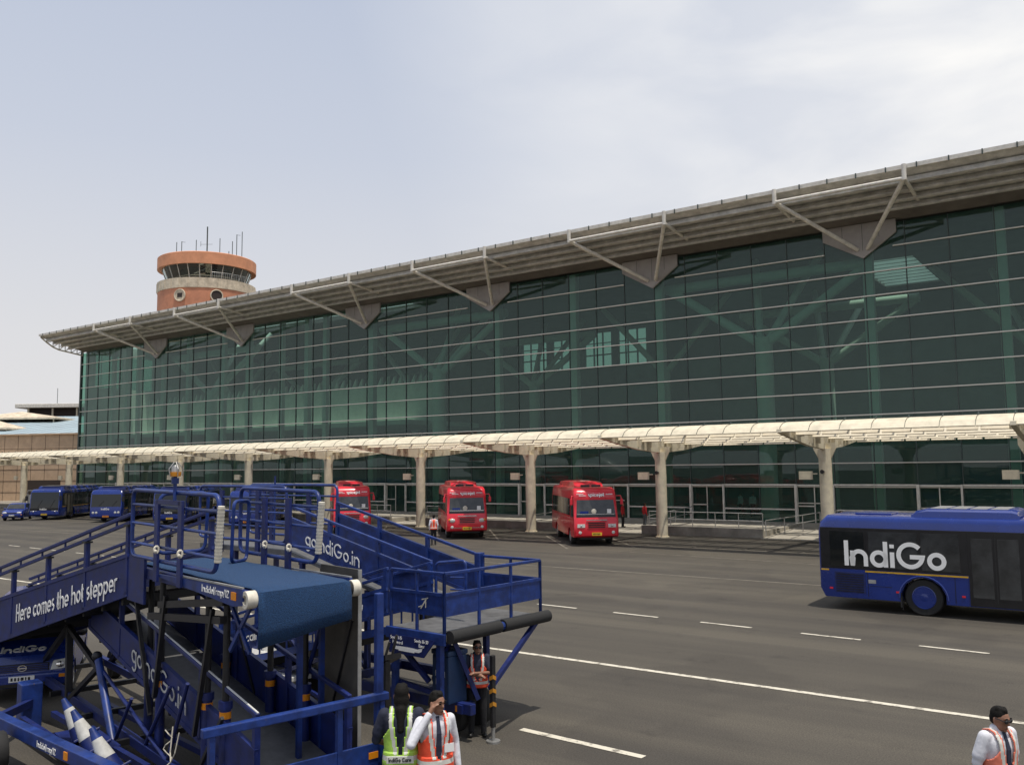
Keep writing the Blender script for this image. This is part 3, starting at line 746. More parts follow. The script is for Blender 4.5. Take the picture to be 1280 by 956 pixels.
def wheel(root, x, y, r, w, rimm, name='wheel'):
    s = 1 if y > 0 else -1
    b = MB(); rings = []
    for rr, yy in ((r * .62, -w / 2), (r * .93, -w / 2), (r, -w * .36), (r, w * .36), (r * .93, w / 2), (r * .62, w / 2)):
        rings.append([V((x + rr * math.cos(t), y + yy, r + rr * math.sin(t))) for t in (2 * PI * i / 28 for i in range(28))])
    t = b.loft(rings).build(name, RUB, root, smooth=True)
    b = MB(); rings = []
    for rr, yy in ((r * .62, .004), (r * .58, .012), (r * .52, -w * .18), (r * .28, -w * .12), (r * .24, .0), (r * .1, .02)):
        rings.append([V((x + rr * math.cos(t), y + s * (w / 2 + yy), r + rr * math.sin(t))) for t in (2 * PI * i / 24 for i in range(24))])
    b.loft(rings)
    for i in range(8):
        a = 2 * PI * i / 8; b.sphere((x + r * .42 * math.cos(a), y + s * (w / 2 - w * .14), r + r * .42 * math.sin(a)), r * .04, 6, 4)
    b.build('rim', rimm, t, smooth=True)
    b = MB()
    for i in range(10):
        a = 2 * PI * (i + .5) / 10; b.sphere((x + r * .40 * math.cos(a), y + s * (w / 2 - w * .145), r + r * .40 * math.sin(a)), (r * .07, .01, r * .07), 8, 5)
    b.build('rim_holes', BLACKM, t)
    return t
def plate_on(root, x, z, w, h, m, seed=0, facing=1):
    b = MB(); b.box(x, x + .015 * facing, -w / 2, w / 2, z - h / 2, z + h / 2); p = b.build('number_plate', m, root)
    b = MB(); rr = random.Random(seed); y = -w * .42
    while y < w * .36:
        ww = rr.uniform(.02, .05); b.box(x + .015, x + .019, y, y + ww, z - h * .28, z + h * .28); y += ww + .025
    b.build('plate_characters', BLACKM, p)

def apron_bus(name, label, variant, group):
    t = thing(name, label, 'bus', (0, 0, 0), 0, group); L = 12.; W = 2.55; H = 2.68; h = L / 2
    wx = (-h + 2.8, h - 2.75); r = .5
    out = arch_line(-h + .12, h - .18, .36, wx, r) + [(h - .02, .5), (h, .95), (h - .03, 1.3), (h - .16, 2.3), (h - .3, 2.58), (h - .55, H), (-h + .25, H), (-h + .06, 2.5), (-h, 2.2), (-h, .6)]
    body_loft(out, W, .17, 'body', BUSBLUE, t)
    MB().box(-h + .4, h - .4, -.9, .9, .3, .42).build('underbody', BLACKM, t)
    for s in (-1, 1):
        y = s * (W / 2 + .002)
        def pan(x0, x1, z0, z1, m, nm, par=t, dy=.012, b=None):
            b = MB(); b.box(x0, x1, min(y, y + s * dy), max(y, y + s * dy), z0, z1); return b.build(nm, m, par, bevel=.006)
        g = pan(-h + .08, h - .55, 1.17, 2.34, BLACKP, 'window_band')
        for x0, x1 in ((-h + .35, -h + 1.3), (-h + 1.42, -h + 2.7), (-h + 2.8, -h + 3.75), (-h + 5.4, -h + 6.7), (-h + 6.8, -h + 8.1), (-h + 8.2, -h + 9.0), (-h + 10.6, -h + 11.4)):
            yy = y + s * .013; MB().box(x0, x1, min(yy, yy + s * .004), max(yy, yy + s * .004), 1.24, 2.24).build('side_window', GLASSM if (x0 * 7) % 2 > .9 else GLASSD, g, bevel=.02)
        for x0 in (-h + 3.95, -h + 9.15):
            dr = pan(x0, x0 + 1.3, .38, 2.34, BLACKP, 'door', dy=.02)
            for k in range(2): yy = y + s * .022; MB().box(x0 + .08 + .62 * k, x0 + .58 + .62 * k, min(yy, yy + s * .006), max(yy, yy + s * .006), .6, 2.15).build('door_glass', GLASSM, dr, bevel=.02)
            yy = y + s * .03; MB().box(x0 + .63, x0 + .67, min(y, yy), max(y, yy), .42, 2.3).build('door_seal', RUB, dr)
        b = MB()
        for x0, x1 in ((-h + .08, -h + .3), (-h + 1.3, -h + 3.93), (-h + 5.28, -h + 9.12), (-h + 10.5, h - .6)): b.box(x0, x1, min(y, y + s * .008), max(y, y + s * .008), 1.105, 1.15)
        b.build('coach_line', YELL, t)
        g = pan(-h + .45, -h + 1.3, .5, 1.08, BLUED, 'engine_grille', dy=.008)
        b = MB()
        for k in range(8): b.box(-h + .5, -h + 1.25, min(y, y + s * .016), max(y, y + s * .016), .53 + k * .068, .555 + k * .068)
        b.build('grille_slats', BLACKP, g)
        b = MB(); b.box(-h + 1.38, -h + 1.58, min(y, y + s * .01), max(y, y + s * .01), .8, .9); b.build('filler_flap', STEEL, t)
        b = MB()
        for xx in (-h + .3, -h + 2.1, -h + 3.75, h - 4.2): b.box(xx, xx + .09, min(y, y + s * .012), max(y, y + s * .012), .58, .63)
        b.build('side_marker', RED, t)
        b = MB()
        for wxx in wx: b.pipe([(wxx + 1.1 * .56 * math.cos(a), y + s * .01, .46 + 1.1 * .56 * math.sin(a)) for a in (PI * (i / 14) for i in range(15))], .025, 6)
        b.build('wheel_arch_trim', BUSBLUE, t, smooth=True)
        for xx in (-h + 1.36, -h + 3.6, -h + 5.35, -h + 6.8, -h + 8.2, -h + 10.55): MB().box(xx - .006, xx + .006, min(y, y + s * .004), max(y, y + s * .004), .42, 1.1).build('panel_seam', BLACKP, t)
        MB().box(-h + 1.4, -h + 2.0, min(y, y + s * .004), max(y, y + s * .004), .72, .732).build('panel_seam', BLACKP, t)
        lettering('IndiGo', (-h + .76 if s < 0 else -h + 3.6, y + s * .019, 1.27), (1 if s < 0 else -1, 0, 0), (0, 0, 1), .71, t, w=.165)
        for xx in wx: wheel(t, xx, s * (W / 2 - .2), r, .3, BUSBLUE)
        b = MB(); b.tube((-h + 2.25, y - s * .05, .12), (-h + 2.25, y - s * .05, .5), .012); b.box(-h + 2.2, -h + 2.24, min(y - s * .1, y), max(y - s * .1, y), .2, .6); b.build('mud_flap', RUB, t)
        b = MB(); b.box(-h + .3, h - .5, s * (W / 2 - .06) - .02, s * (W / 2 - .06) + .02, 2.555, 2.59); b.build('roof_gutter', BUSBLUE, t, bevel=.01)
    # roof units
    for x0, x1, hh in ((-h + 2.55, -h + 5.2, .22), (-h + 5.35, -h + 8.0, .25), (h - 3.6, h - 1.3, .27)):
        b = MB(); rings = []
        for xx, k in ((x0, .25), (x0 + .12, .75), (x0 + .4, 1), (x1 - .2, 1), (x1 - .06, .8), (x1, .3)):
            rings.append([V((xx, y, z)) for y, z in ((-1.12, H - .06), (-1.08, H + hh * k * .7), (-.95, H + hh * k), (.95, H + hh * k), (1.08, H + hh * k * .7), (1.12, H - .06))])
        u = b.loft(rings).build('air_conditioner', BUSBLUE, t, smooth=True)
        b = MB()
        for k in range(4): b.box(x0 + .45 + k * .5, x0 + .85 + k * .5, -.8, .8, H + hh - .01, H + hh + .012)
        b.build('vent_grille', STEEL, u)
    MB().box(-h + .9, -h + 1.9, -.5, .5, H - .01, H + .05).build('roof_hatch', BUSBLUE, t, bevel=.02)
    # front
    def fx(z): 
        p = [(.36, h - .1), (.95, h), (1.3, h - .03), (2.3, h - .16), (2.58, h - .3)]
        for (z0, x0), (z1, x1) in zip(p, p[1:]):
            if z <= z1: return x0 + (x1 - x0) * (z - z0) / (z1 - z0)
        return h - .3
    def fpan(y0, y1, z0, z1, m, nm, par=None, dx=.02):
        return nose_panel(fx, [.36, .95, 1.3, 2.3, 2.58], y0, y1, z0, z1, dx, y0, y1).build(nm, m, par or t, smooth=True)
    zb = 1.05 if variant == 0 else 1.3
    ws = fpan(-1.16, 1.16, zb, 2.42 if variant == 0 else 2.3, GLASSD, 'windscreen', dx=.012)
    for y in (-.55, .5): 
        b = MB(); b.beam((fx(zb + .05) + .03, y, zb + .05), (fx(1.75) + .03, y + .35, 1.75), .02, .02); b.build('wiper', BLACKM, ws)
    b = MB(); b.box(h - .1, h - .04, -.95, -.72, 1.32, 1.45); b.box(h - .12, h - .08, .78, .98, 1.4, 1.52); b.build('windscreen_card', WHITE, ws)
    if variant == 0:
        fpan(-1.18, 1.18, .84, 1.05, BLACKP, 'front_panel', dx=.014)
        fpan(-1.2, 1.2, .56, .64, BLACKP, 'bumper_slot', dx=.012)
        for s in (-1, 1):
            hl = fpan(min(s * .62, s * 1.14), max(s * .62, s * 1.14), .66, .83, LAMP, 'headlight', dx=.02)
            b = MB(); b.sphere((fx(.75) + .02, s * .9, .75), .05, 8, 5); b.build('bulb', CHROME, hl)
        fpan(-.6, .6, .68, .76, CARW, 'trim_strip', dx=.018)
        lettering('IndiGo', (fx(.92) + .022, -.36, .88), (0, 1, 0), (-.0, 0, 1), .15, t, w=.17)
    else:
        for s in (-1, 1):
            for y in (.75, 1.0):
                b = MB(); b.loft([b.ring((fx(.8) + k, s * y, .82), (1, 0, 0), rr, 16) for k, rr in ((-.02, .1), (.02, .1), (.025, .085), (.035, .03))]); b.build('headlight', LAMP, t, smooth=True)
        fpan(-1.05, 1.05, .44, .56, BLACKP, 'bumper_slot', dx=.012)
        lettering('IndiGo', (fx(1.08) + .022, -.36, 1.03), (0, 1, 0), (0, 0, 1), .17, t, w=.17)
    plate_on(t, h + .0, .5, .5, .14, YEL if variant == 0 else AMBER, 3)
    for s in (-1, 1):
        b = MB(); b.pipe([(h - .25, s * 1.2, 2.35), (h + .15, s * 1.38, 2.4), (h + .2, s * 1.42, 2.1)], .025, 6); b.box(h + .14, h + .24, s * 1.42 - .1, s * 1.42 + .1, 1.7, 2.12); b.build('mirror', BLACKP, t, bevel=.02)
    # rear
    MB().box(-h - .012, -h + .02, -1.05, 1.05, 1.35, 2.25).build('rear_window', GLASSD, t, bevel=.01)
    return t
HB = R(-48.7)
busA = apron_bus('apron_bus', 'large blue apron bus with big white IndiGo letters, side on at the right of the apron'.replace(' IndiGo', ''), 0, 'blue apron buses')
busA.location = (-7.85 + 6, 26.24 + 1.275, 0)
def place_front(o, fx_, fy, rz, L): o.location = (fx_ - math.cos(rz) * L / 2, fy - math.sin(rz) * L / 2, 0); o.rotation_euler = (0, 0, rz)
def fl(fx_, fy, rz, L): return (fx_ - math.cos(rz) * L / 2, fy - math.sin(rz) * L / 2, 0)
copy_tree(busA, fl(-78.1, 38.4, HB, 12), HB, 'leftmost parked blue bus, dark fronted with wide pale headlamps, beside the white car')
copy_tree(busA, fl(-61.3, 39.7, HB, 12), HB, 'third parked blue bus from the left, dark fronted, seen through the near stair cage bars')
busB = apron_bus('apron_bus', 'parked blue bus with a plain blue front, four round headlamps and an orange plate', 1, 'blue apron buses')
place_front(busB, -69.3, 39.05, HB, 12)
copy_tree(busB, fl(-52.0, 39.8, HB, 12), HB, 'fourth parked blue bus from the left, mostly hidden behind the far stair cage')

def midi_bus(name, label, square, group):
    t = thing(name, label, 'bus', (0, 0, 0), 0, group); L = 8.6; W = 2.36; H = 3.05; h = L / 2; r = .44
    wx = (-h + 2.0, h - 1.75)
    out = arch_line(-h + .1, h - .16, .46, wx, r) + [(h - .03, .55), (h, .8), (h - .03, 1.35), (h - .12, 1.5), (h - .36, 2.42), (h - .34, 2.5), (h - .42, 2.8), (h - .6, 2.98), (h - .95, H), (-h + .3, H), (-h + .05, 2.8), (-h, 2.3), (-h, .7)]
    body_loft(out, W, .16, 'body', RED, t, tumble=.05, zb=1.5)
    MB().box(-h + .4, h - .4, -.8, .8, .34, .5).build('underbody', BLACKM, t)
    def tw(z): return (1 - .05 * max(0, z - 1.5) / (H - 1.5)) * W / 2
    for s in (-1, 1):
        for k in range(6):
            x0 = -h + .35 + k * 1.13; x1 = x0 + 1.05
            b = MB(); ya, yb = s * (tw(1.55) + .002), s * (tw(2.45) + .002)
            b.prism([(x0, ya, 1.55), (x1, ya, 1.55), (x1, yb, 2.45), (x0, yb, 2.45)], (0, s * .012, 0)); wn = b.build('side_window', GLASSD if k % 2 else GLASSM, t)
            b = MB(); xm_ = (x0 + x1) / 2; b.prism([(xm_ - .015, s * tw(1.55), 1.55), (xm_ + .015, s * tw(1.55), 1.55), (xm_ + .015, s * tw(2.45), 2.45), (xm_ - .015, s * tw(2.45), 2.45)], (0, s * .02, 0)); b.build('window_bar', BLACKP, wn)
        x0 = h - 1.25; b = MB()
        b.prism([(x0, s * (W / 2 + .002), 1.5), (x0 + .9, s * (W / 2 + .002), 1.5), (x0 + .68, s * (tw(2.4) + .002), 2.4), (x0, s * (tw(2.4) + .002), 2.4)], (0, s * .012, 0)); b.build('cab_window', GLASSD, t)
        b = MB(); yy = s * (W / 2 + .002); b.box(x0 - .02, x0 + .0, min(yy, yy + s * .01), max(yy, yy + s * .01), .6, 2.45); b.box(-h + .3, h - .4, min(yy, yy + s * .012), max(yy, yy + s * .012), 1.40, 1.44); b.build('body_moulding', RED, t)
        for xx in wx: wheel(t, xx, s * (W / 2 - .2), r, .28, STEEL)
        b = MB(); b.pipe([(h - .3, s * 1.12, 2.6), (h + .0, s * 1.3, 2.62), (h + .06, s * 1.34, 2.45)], .03, 6); b.box(h + .02, h + .1, s * 1.34 - .07, s * 1.34 + .07, 2.16, 2.46); b.build('mirror', RED, t, bevel=.03)
    P = [(.46, h - .1), (.55, h - .03), (.8, h), (1.35, h - .03), (1.5, h - .12), (2.42, h - .36), (2.5, h - .34), (2.8, h - .42)]
    def fx(z):
        for (z0, x0), (z1, x1) in zip(P, P[1:]):
            if z <= z1: return x0 + (x1 - x0) * (z - z0) / (z1 - z0)
        return P[-1][1]
    def fpan(y0, y1, z0, z1, m, nm, par=None, dx=.02, y2=None, y3=None):
        y2 = y0 if y2 is None else y2; y3 = y1 if y3 is None else y3
        return nose_panel(fx, [p[0] for p in P], y0, y1, z0, z1, dx, y2, y3).build(nm, m, par or t, smooth=True)
    ws = fpan(-1.05, 1.05, 1.52, 2.40, GLASSM, 'windscreen', dx=.008, y2=-.98, y3=.98)
    b = MB(); b.beam((fx(1.68) + .018, -1.0, 1.66), (fx(1.68) + .018, 1.0, 1.66), .02, .05); b.build('chrome_rail', CHROME, ws)
    fpan(-1.05, 1.05, 1.50, 1.63, BLACKP, 'lower_screen', ws, dx=.012)
    b = MB(); b.sphere((fx(1.75) + .02, -.1, 1.8), (.02, .14, .14), 12, 8); b.build('screen_badge', OFFW, ws)
    b = MB(); b.box(fx(1.7) + .0, fx(1.7) + .02, .6, .82, 1.7, 1.92); b.build('screen_card', WHITE, ws)
    b = MB(); b.box(fx(1.7) + .0, fx(1.7) + .02, -.85, -.4, 1.7, 1.82); b.build('screen_sticker', BUSBLUE, ws)
    # writing over the screen
    lettering('spicejet', (fx(2.58) + .03, -.36, 2.58), (0, 1, 0), (-.3, 0, 1), .2, t, w=.19)
    b = MB(); rr = random.Random(2)
    for y0, y1, zz in ((-.98, -.62, 2.68), (-.86, -.5, 2.60), (.58, .92, 2.66)):
        y = y0
        while y < y1: ww = rr.uniform(.02, .05); b.box(fx(zz) + .015, fx(zz) + .03, y, y + ww, zz, zz + rr.uniform(.04, .06)); y += ww + .015
    b.build('slogan_marks', WHITE, t)
    b = MB(); b.beam((h + .012, -.55, 1.36), (h + .012, .55, 1.36), .035, .05); b.build('chrome_strip', CHROME, t)
    g = fpan(-.5, .5, .92, 1.28, RED, 'grille', dx=.02)
    for k in range(3): MB().box(h + .0, h + .035, -.44, .44, .97 + k * .105, 1.02 + k * .105).build('grille_slot', BLACKP, g)
    for s in (-1, 1):
        if square:
            hl = fpan(min(s * .62, s * 1.02), max(s * .62, s * 1.02), .98, 1.16, LAMP, 'headlight', dx=.03)
            b = MB(); b.sphere((h + .03, s * .82, 1.07), .06, 10, 6); b.build('bulb', CHROME, hl)
        else:
            b = MB(); b.sphere((h - .02, s * .86, 1.1), (.06, .17, .12), 14, 8); hl = b.build('headlight', LAMP, t, smooth=True)
            b = MB(); b.sphere((h - .02, s * 1.03, 1.13), (.06, .07, .07), 10, 6); b.build('indicator', AMBER, hl)
            fpan(min(s * .3, s * 1.0), max(s * .3, s * 1.0), .66, .69, CHROME, 'bumper_strip', dx=.02)
        b = MB(); b.loft([b.ring((h - .03 + k, s * .88, .72), (1, 0, 0), rr, 14) for k, rr in ((0, .085), (.04, .085), (.05, .06))]); b.build('fog_lamp', LAMP, t, smooth=True)
    plate_on(t, h + .02, .64, .52, .16, YEL, 5 if square else 8)
    # roof
    b = MB(); rings = []
    for xx, k in ((h - 2.1, .1), (h - 2.3, .6), (h - 2.7, 1), (-h + 1.2, .95), (-h + .7, .2)):
        rings.append([V((xx, y, z)) for y, z in ((-.85, H - .04), (-.78, H + .24 * k), (-.5, H + .3 * k), (.5, H + .3 * k), (.78, H + .24 * k), (.85, H - .04))])
    b.loft(rings).build('roof_pod', RED, t, smooth=True)
    MB().box(h - 3.7, h - 3.0, -.3, .3, H + .28, H + .32).build('pod_lid', OFFW, t, bevel=.01)
    for y in (-.3, .3): MB().box(h - 1.75, h - 1.5, y - .24, y + .24, H - .02, H + .12).build('roof_vent', BLACKP, t, bevel=.02)
    MB().box(-h - .01, -h + .02, -.95, .95, 1.6, 2.5).build('rear_window', GLASSD, t, bevel=.01)
    return t
RB = R(-47)
rb3 = midi_bus('midi_bus', 'red midi bus with square headlamps, nearest of the red buses, its left flank in view', True, 'red midi buses')
place_front(rb3, -23.35, 40.0, R(-49), 8.6)
rb2 = midi_bus('midi_bus', 'middle red midi bus with a chrome nose strip, beside the man in white and orange', False, 'red midi buses')
place_front(rb2, -32.2, 40.2, R(-46), 8.6)
copy_tree(rb2, fl(-41.1, 39.6, R(-41), 8.6), R(-41), 'red midi bus half hidden behind the sloping blue ramp flight')

def car(name, label, cat, loc, rz, m, L=3.7, W=1.6, H=1.5, hood=1.0, hz=.95, rear_drop=.5, letter=None):
    t = thing(name, label, cat, loc, rz); h = L / 2; r = .29; wx = (-h + .65, h - .68)
    low = arch_line(-h + .05, h - .1, .25, wx, r) + [(h - .02, .35), (h, .55), (h - .06, .72), (h - .25, hz - .1), (h - hood, hz), (-h + .08, hz + .03), (-h, .7), (-h + .01, .4)]
    body_loft(low, W, .07, 'body', m, t, ends=1.4)
    ca = [(h - hood - .05, hz - .05), (h - hood - .62, H - .06), (h - hood - .95, H), (-h + rear_drop + .35, H - .02), (-h + rear_drop * .3 + .1, hz - .05)]
    body_loft(ca, W * .98, .08, 'cabin', m, t, tumble=.18, zb=hz)
    xa, xb = h - hood - .05, h - hood - .62
    def tw(z): return W * .98 / 2 * (1 - .18 * (z - hz) / (H - hz))
    b = MB(); z0, z1 = hz + .04, H - .1
    def X(z): return xa + (xb - xa) * (z - (hz - .05)) / (H - .01 - hz)
    b.prism([(X(z0) + .015, -tw(z0) * .9, z0), (X(z0) + .015, tw(z0) * .9, z0), (X(z1) + .015, tw(z1) * .86, z1), (X(z1) + .015, -tw(z1) * .86, z1)], (.012, 0, .01)); b.build('windscreen', GLASSM, t)
    for s in (-1, 1):
        b = MB(); ya, yb = s * (tw(z0) - .004), s * (tw(z1) - .004)
        xr = -h + rear_drop * .3 + .35
        b.prism([(xr, ya, z0), (X(z0) - .12, ya, z0), (X(z1) - .16, yb, z1), (xr + .3, yb, z1)], (0, s * .015, 0)); sw = b.build('side_window', GLASSD, t)
        b = MB(); xm_ = (xr + X(z0)) / 2; b.prism([(xm_ - .04, ya, z0), (xm_ + .04, ya, z0), (xm_ + .04, yb, z1), (xm_ - .04, yb, z1)], (0, s * .022, 0)); b.build('door_pillar', m, sw)
        for xx in wx: wheel(t, xx, s * (W / 2 - .11), r, .18, STEEL)
        b = MB(); b.sphere((h - .07, s * (W / 2 - .24), .68), (.07, .19, .09), 12, 8); hl = b.build('headlight', LAMP, t, smooth=True)
        b = MB(); b.sphere((h - .03, s * (W / 2 - .06), .52), (.04, .06, .04), 8, 6); b.build('indicator', AMBER, t)
        b = MB(); b.sphere((X(z0) - .05, s * (W / 2 + .08), hz + .06), (.06, .1, .07), 10, 6); b.build('mirror', m, t, smooth=True)
    MB().box(h - .05, h - .01, -.4, .4, .6, .70).build('grille', BLACKP, t, bevel=.01)
    MB().box(h - .08, h + .01, -W * .3, W * .3, .3, .40).build('air_intake', BLACKP, t, bevel=.01)
    plate_on(t, h, .47, .42, .11, WHITE, 4)
    return t
car('hatchback_car', 'small blue hatchback car parked at the far left edge', 'car', (-81.3, 37.7, 0), R(-40), BUSBLUE, H=1.48)
car('saloon_car', 'white car parked side on behind the leftmost blue bus', 'car', (-88.2, 44.2, 0), R(35), CARW, L=4.3, W=1.7, H=1.48, hood=1.15)
b_ = thing('utility_cabinet', 'pale grey framed trolley behind the small blue hatchback', 'trolley', (-92., 44.5, 0), R(10))
MB().box(-.9, .9, -.5, .5, .3, .4).build('deck', STEEL, b_)
b = MB()
for x in (-.85, .85):
    for y in (-.45, .45): b.tube((x, y, .3), (x, y, 2.3), .05, n=6)
for y in (-.45, .45): b.tube((-.85, y, 2.3), (.85, y, 2.3), .05, n=6)
for x in (-.85, .85): b.tube((x, -.45, 2.3), (x, .45, 2.3), .05, n=6)
b.build('cage_frame', STEEL, b_); MB().box(-.85, .85, -.43, -.4, .4, 1.9).build('side_panel', STEEL, b_)
for x in (-.7, .7):
    for y in (-.4, .4): MB().tube((x, y - .04, .14), (x, y + .04, .14), .14, n=12).build('wheel', RUB, b_)

# blue minivan behind the left ramp
def minivan(loc, rz):
    t = thing('minivan', 'blue minivan with white letters on its bonnet, behind the left ramp flight', 'van', loc, rz); L = 3.7; W = 1.62; h = L / 2; H = 1.70; r = .28
    wx = (-h + .7, h - .7)
    out = arch_line(-h + .05, h - .12, .24, wx, r) + [(h - .02, .3), (h, .46), (h - .03, .62), (h - .12, .80), (h - .62, .98), (h - 1.15, 1.54), (h - 1.4, 1.66), (h - 1.8, H), (-h + .2, H), (-h + .03, 1.55), (-h, .8), (-h, .4)]
    body_loft(out, W, .09, 'body', BUSBLUE, t, tumble=.12, zb=.95, ends=1.2)
    def ln_(z): return h - .62 - .53 * (z - .98) / .56
    b = MB(); b.prism([(ln_(1.02), -.70, 1.02), (ln_(1.02), .70, 1.02), (ln_(1.52), .62, 1.52), (ln_(1.52), -.62, 1.52)], (.012, 0, .012)); b.build('windscreen', GLASSM, t)
    for s in (-1, 1):
        b = MB(); b.prism([(-h + .3, s * .800, 1.04), (h - .85, s * .800, 1.04), (h - 1.3, s * .745, 1.52), (-h + .3, s * .745, 1.52)], (0, s * .012, 0)); b.build('side_window', GLASSD, t)
        b = MB(); b.prism([(h - .015, s * .46, .53), (h - .03, s * .76, .55), (h - .09, s * .77, .72), (h - .07, s * .50, .69)], (.03, 0, 0)); hl = b.build('headlight', LAMP, t, bevel=.01)
        b = MB(); b.sphere((h - .0, s * .62, .62), (.03, .07, .06), 10, 6); b.build('reflector_bowl', CHROME, hl)
        MB().box(h - .04, h + .055, s * .66 - .05, s * .66 + .05, .40, .46).build('indicator', AMBER, t)
        for xx in wx: wheel(t, xx, s * (W / 2 - .12), r, .19, STEEL)
        b = MB(); b.sphere((h - .75, s * .92, 1.08), (.06, .1, .09), 10, 6); b.build('mirror', BLACKP, t, smooth=True)
    g = MB().box(h - .06, h - .0, -.44, .44, .53, .67).build('grille', BLACKP, t, bevel=.01)
    b = MB()
    for k in range(4): b.box(h - .01, h + .008, -.42, .42, .545 + k * .032, .558 + k * .032)
    b.build('grille_slats', BUSBLUE, g)
    b = MB(); b.pipe([(h + .014, .07 * math.cos(a), .6 + .05 * math.sin(a)) for a in (2 * PI * i / 16 for i in range(16))], .012, 6, True); b.beam((h + .014, -.06, .6), (h + .014, .06, .6), .02, .02); b.build('badge', CHROME, g)
    b = MB(); b.box(h - .1, h + .05, -.78, .78, .26, .50); b.build('bumper', BUSBLUE, t, bevel=.04)
    MB().box(h + .0, h + .055, -.5, .5, .28, .34).build('air_intake', BLACKP, t)
    plate_on(t, h + .05, .42, .42, .1, WHITE, 9)
    lettering('IndiGo', (h - .24, -.40, .85), (0, 1, 0), (-.50, 0, .18), .20, t, w=.17, depth=.014)
    return t
VA = math.atan2(-.54, .84)
minivan((-17.0 - math.cos(VA) * 1.85, 8.08 - math.sin(VA) * 1.85, 0), VA)

# airliner parked on the apron behind the viewpoint; the glass wall mirrors it
AP = thing('airliner', 'white airliner parked on the apron, seen mirrored in the lower glass', 'aircraft', (-89, -18, 0), 0)
b = MB(); rings = []
for x, r_, z in ((-17, .25, 4.9), (-15, .9, 4.6), (-10, 1.75, 4.1), (-6, 1.95, 3.9), (12, 1.95, 3.9), (14.5, 1.7, 3.75), (16.2, 1.0, 3.5), (17, .25, 3.4)): rings.append(b.ring((x, 0, z), (1, 0, 0), r_, 24))
b.loft(rings).build('fuselage', CARW, AP, smooth=True)
MB().prism([(-16.5, -.12, 5.4), (-11.5, -.12, 5.7), (-14.3, -.12, 11), (-16.8, -.12, 11)], (0, .24, 0)).build('tail_fin', RED, AP)
for s_ in (-1, 1):
    MB().prism([(3, s_ * 1.6, 3.1), (-2.5, s_ * 1.6, 3.1), (-5, s_ * 15, 4.2), (-3.4, s_ * 15, 4.2)], (0, 0, .25)).build('wing', ROOFW, AP)
    MB().prism([(-12.5, s_ * .8, 5.0), (-15.5, s_ * .8, 5.0), (-16.6, s_ * 6, 5.3), (-15.4, s_ * 6, 5.3)], (0, 0, .15)).build('tailplane', ROOFW, AP)
    MB().tube((3.4, s_ * 5.2, 2.2), (.2, s_ * 5.2, 2.3), .95, .7, n=20).build('engine', CARW, AP, smooth=True)
    MB().tube((-.5, s_ * 2.4, .55), (-.5, s_ * 2.9, .55), .55, n=16).build('wheel', RUB, AP, smooth=True); MB().tube((-.5, s_ * 2.6, .5), (-.5, s_ * 2.6, 3.1), .14, n=8).build('gear_leg', STEEL, AP)
    b = MB()
    for k in range(30): x = -8 + k * .72; b.box(x, x + .26, s_ * 1.93 - .03, s_ * 1.93 + .03, 4.0, 4.4)
    b.build('cabin_windows', GLASSD, AP); MB().box(-9.5, 10, s_ * 1.83 - .03, s_ * 1.83 + .04, 3.0, 3.35).build('red_cheat_line', RED, AP)
MB().tube((12.6, 0, .4), (12.6, 0, 2.2), .12, n=8).tube((12.6, -.25, .4), (12.6, .25, .4), .4, n=14).build('nose_gear', RUB, AP)
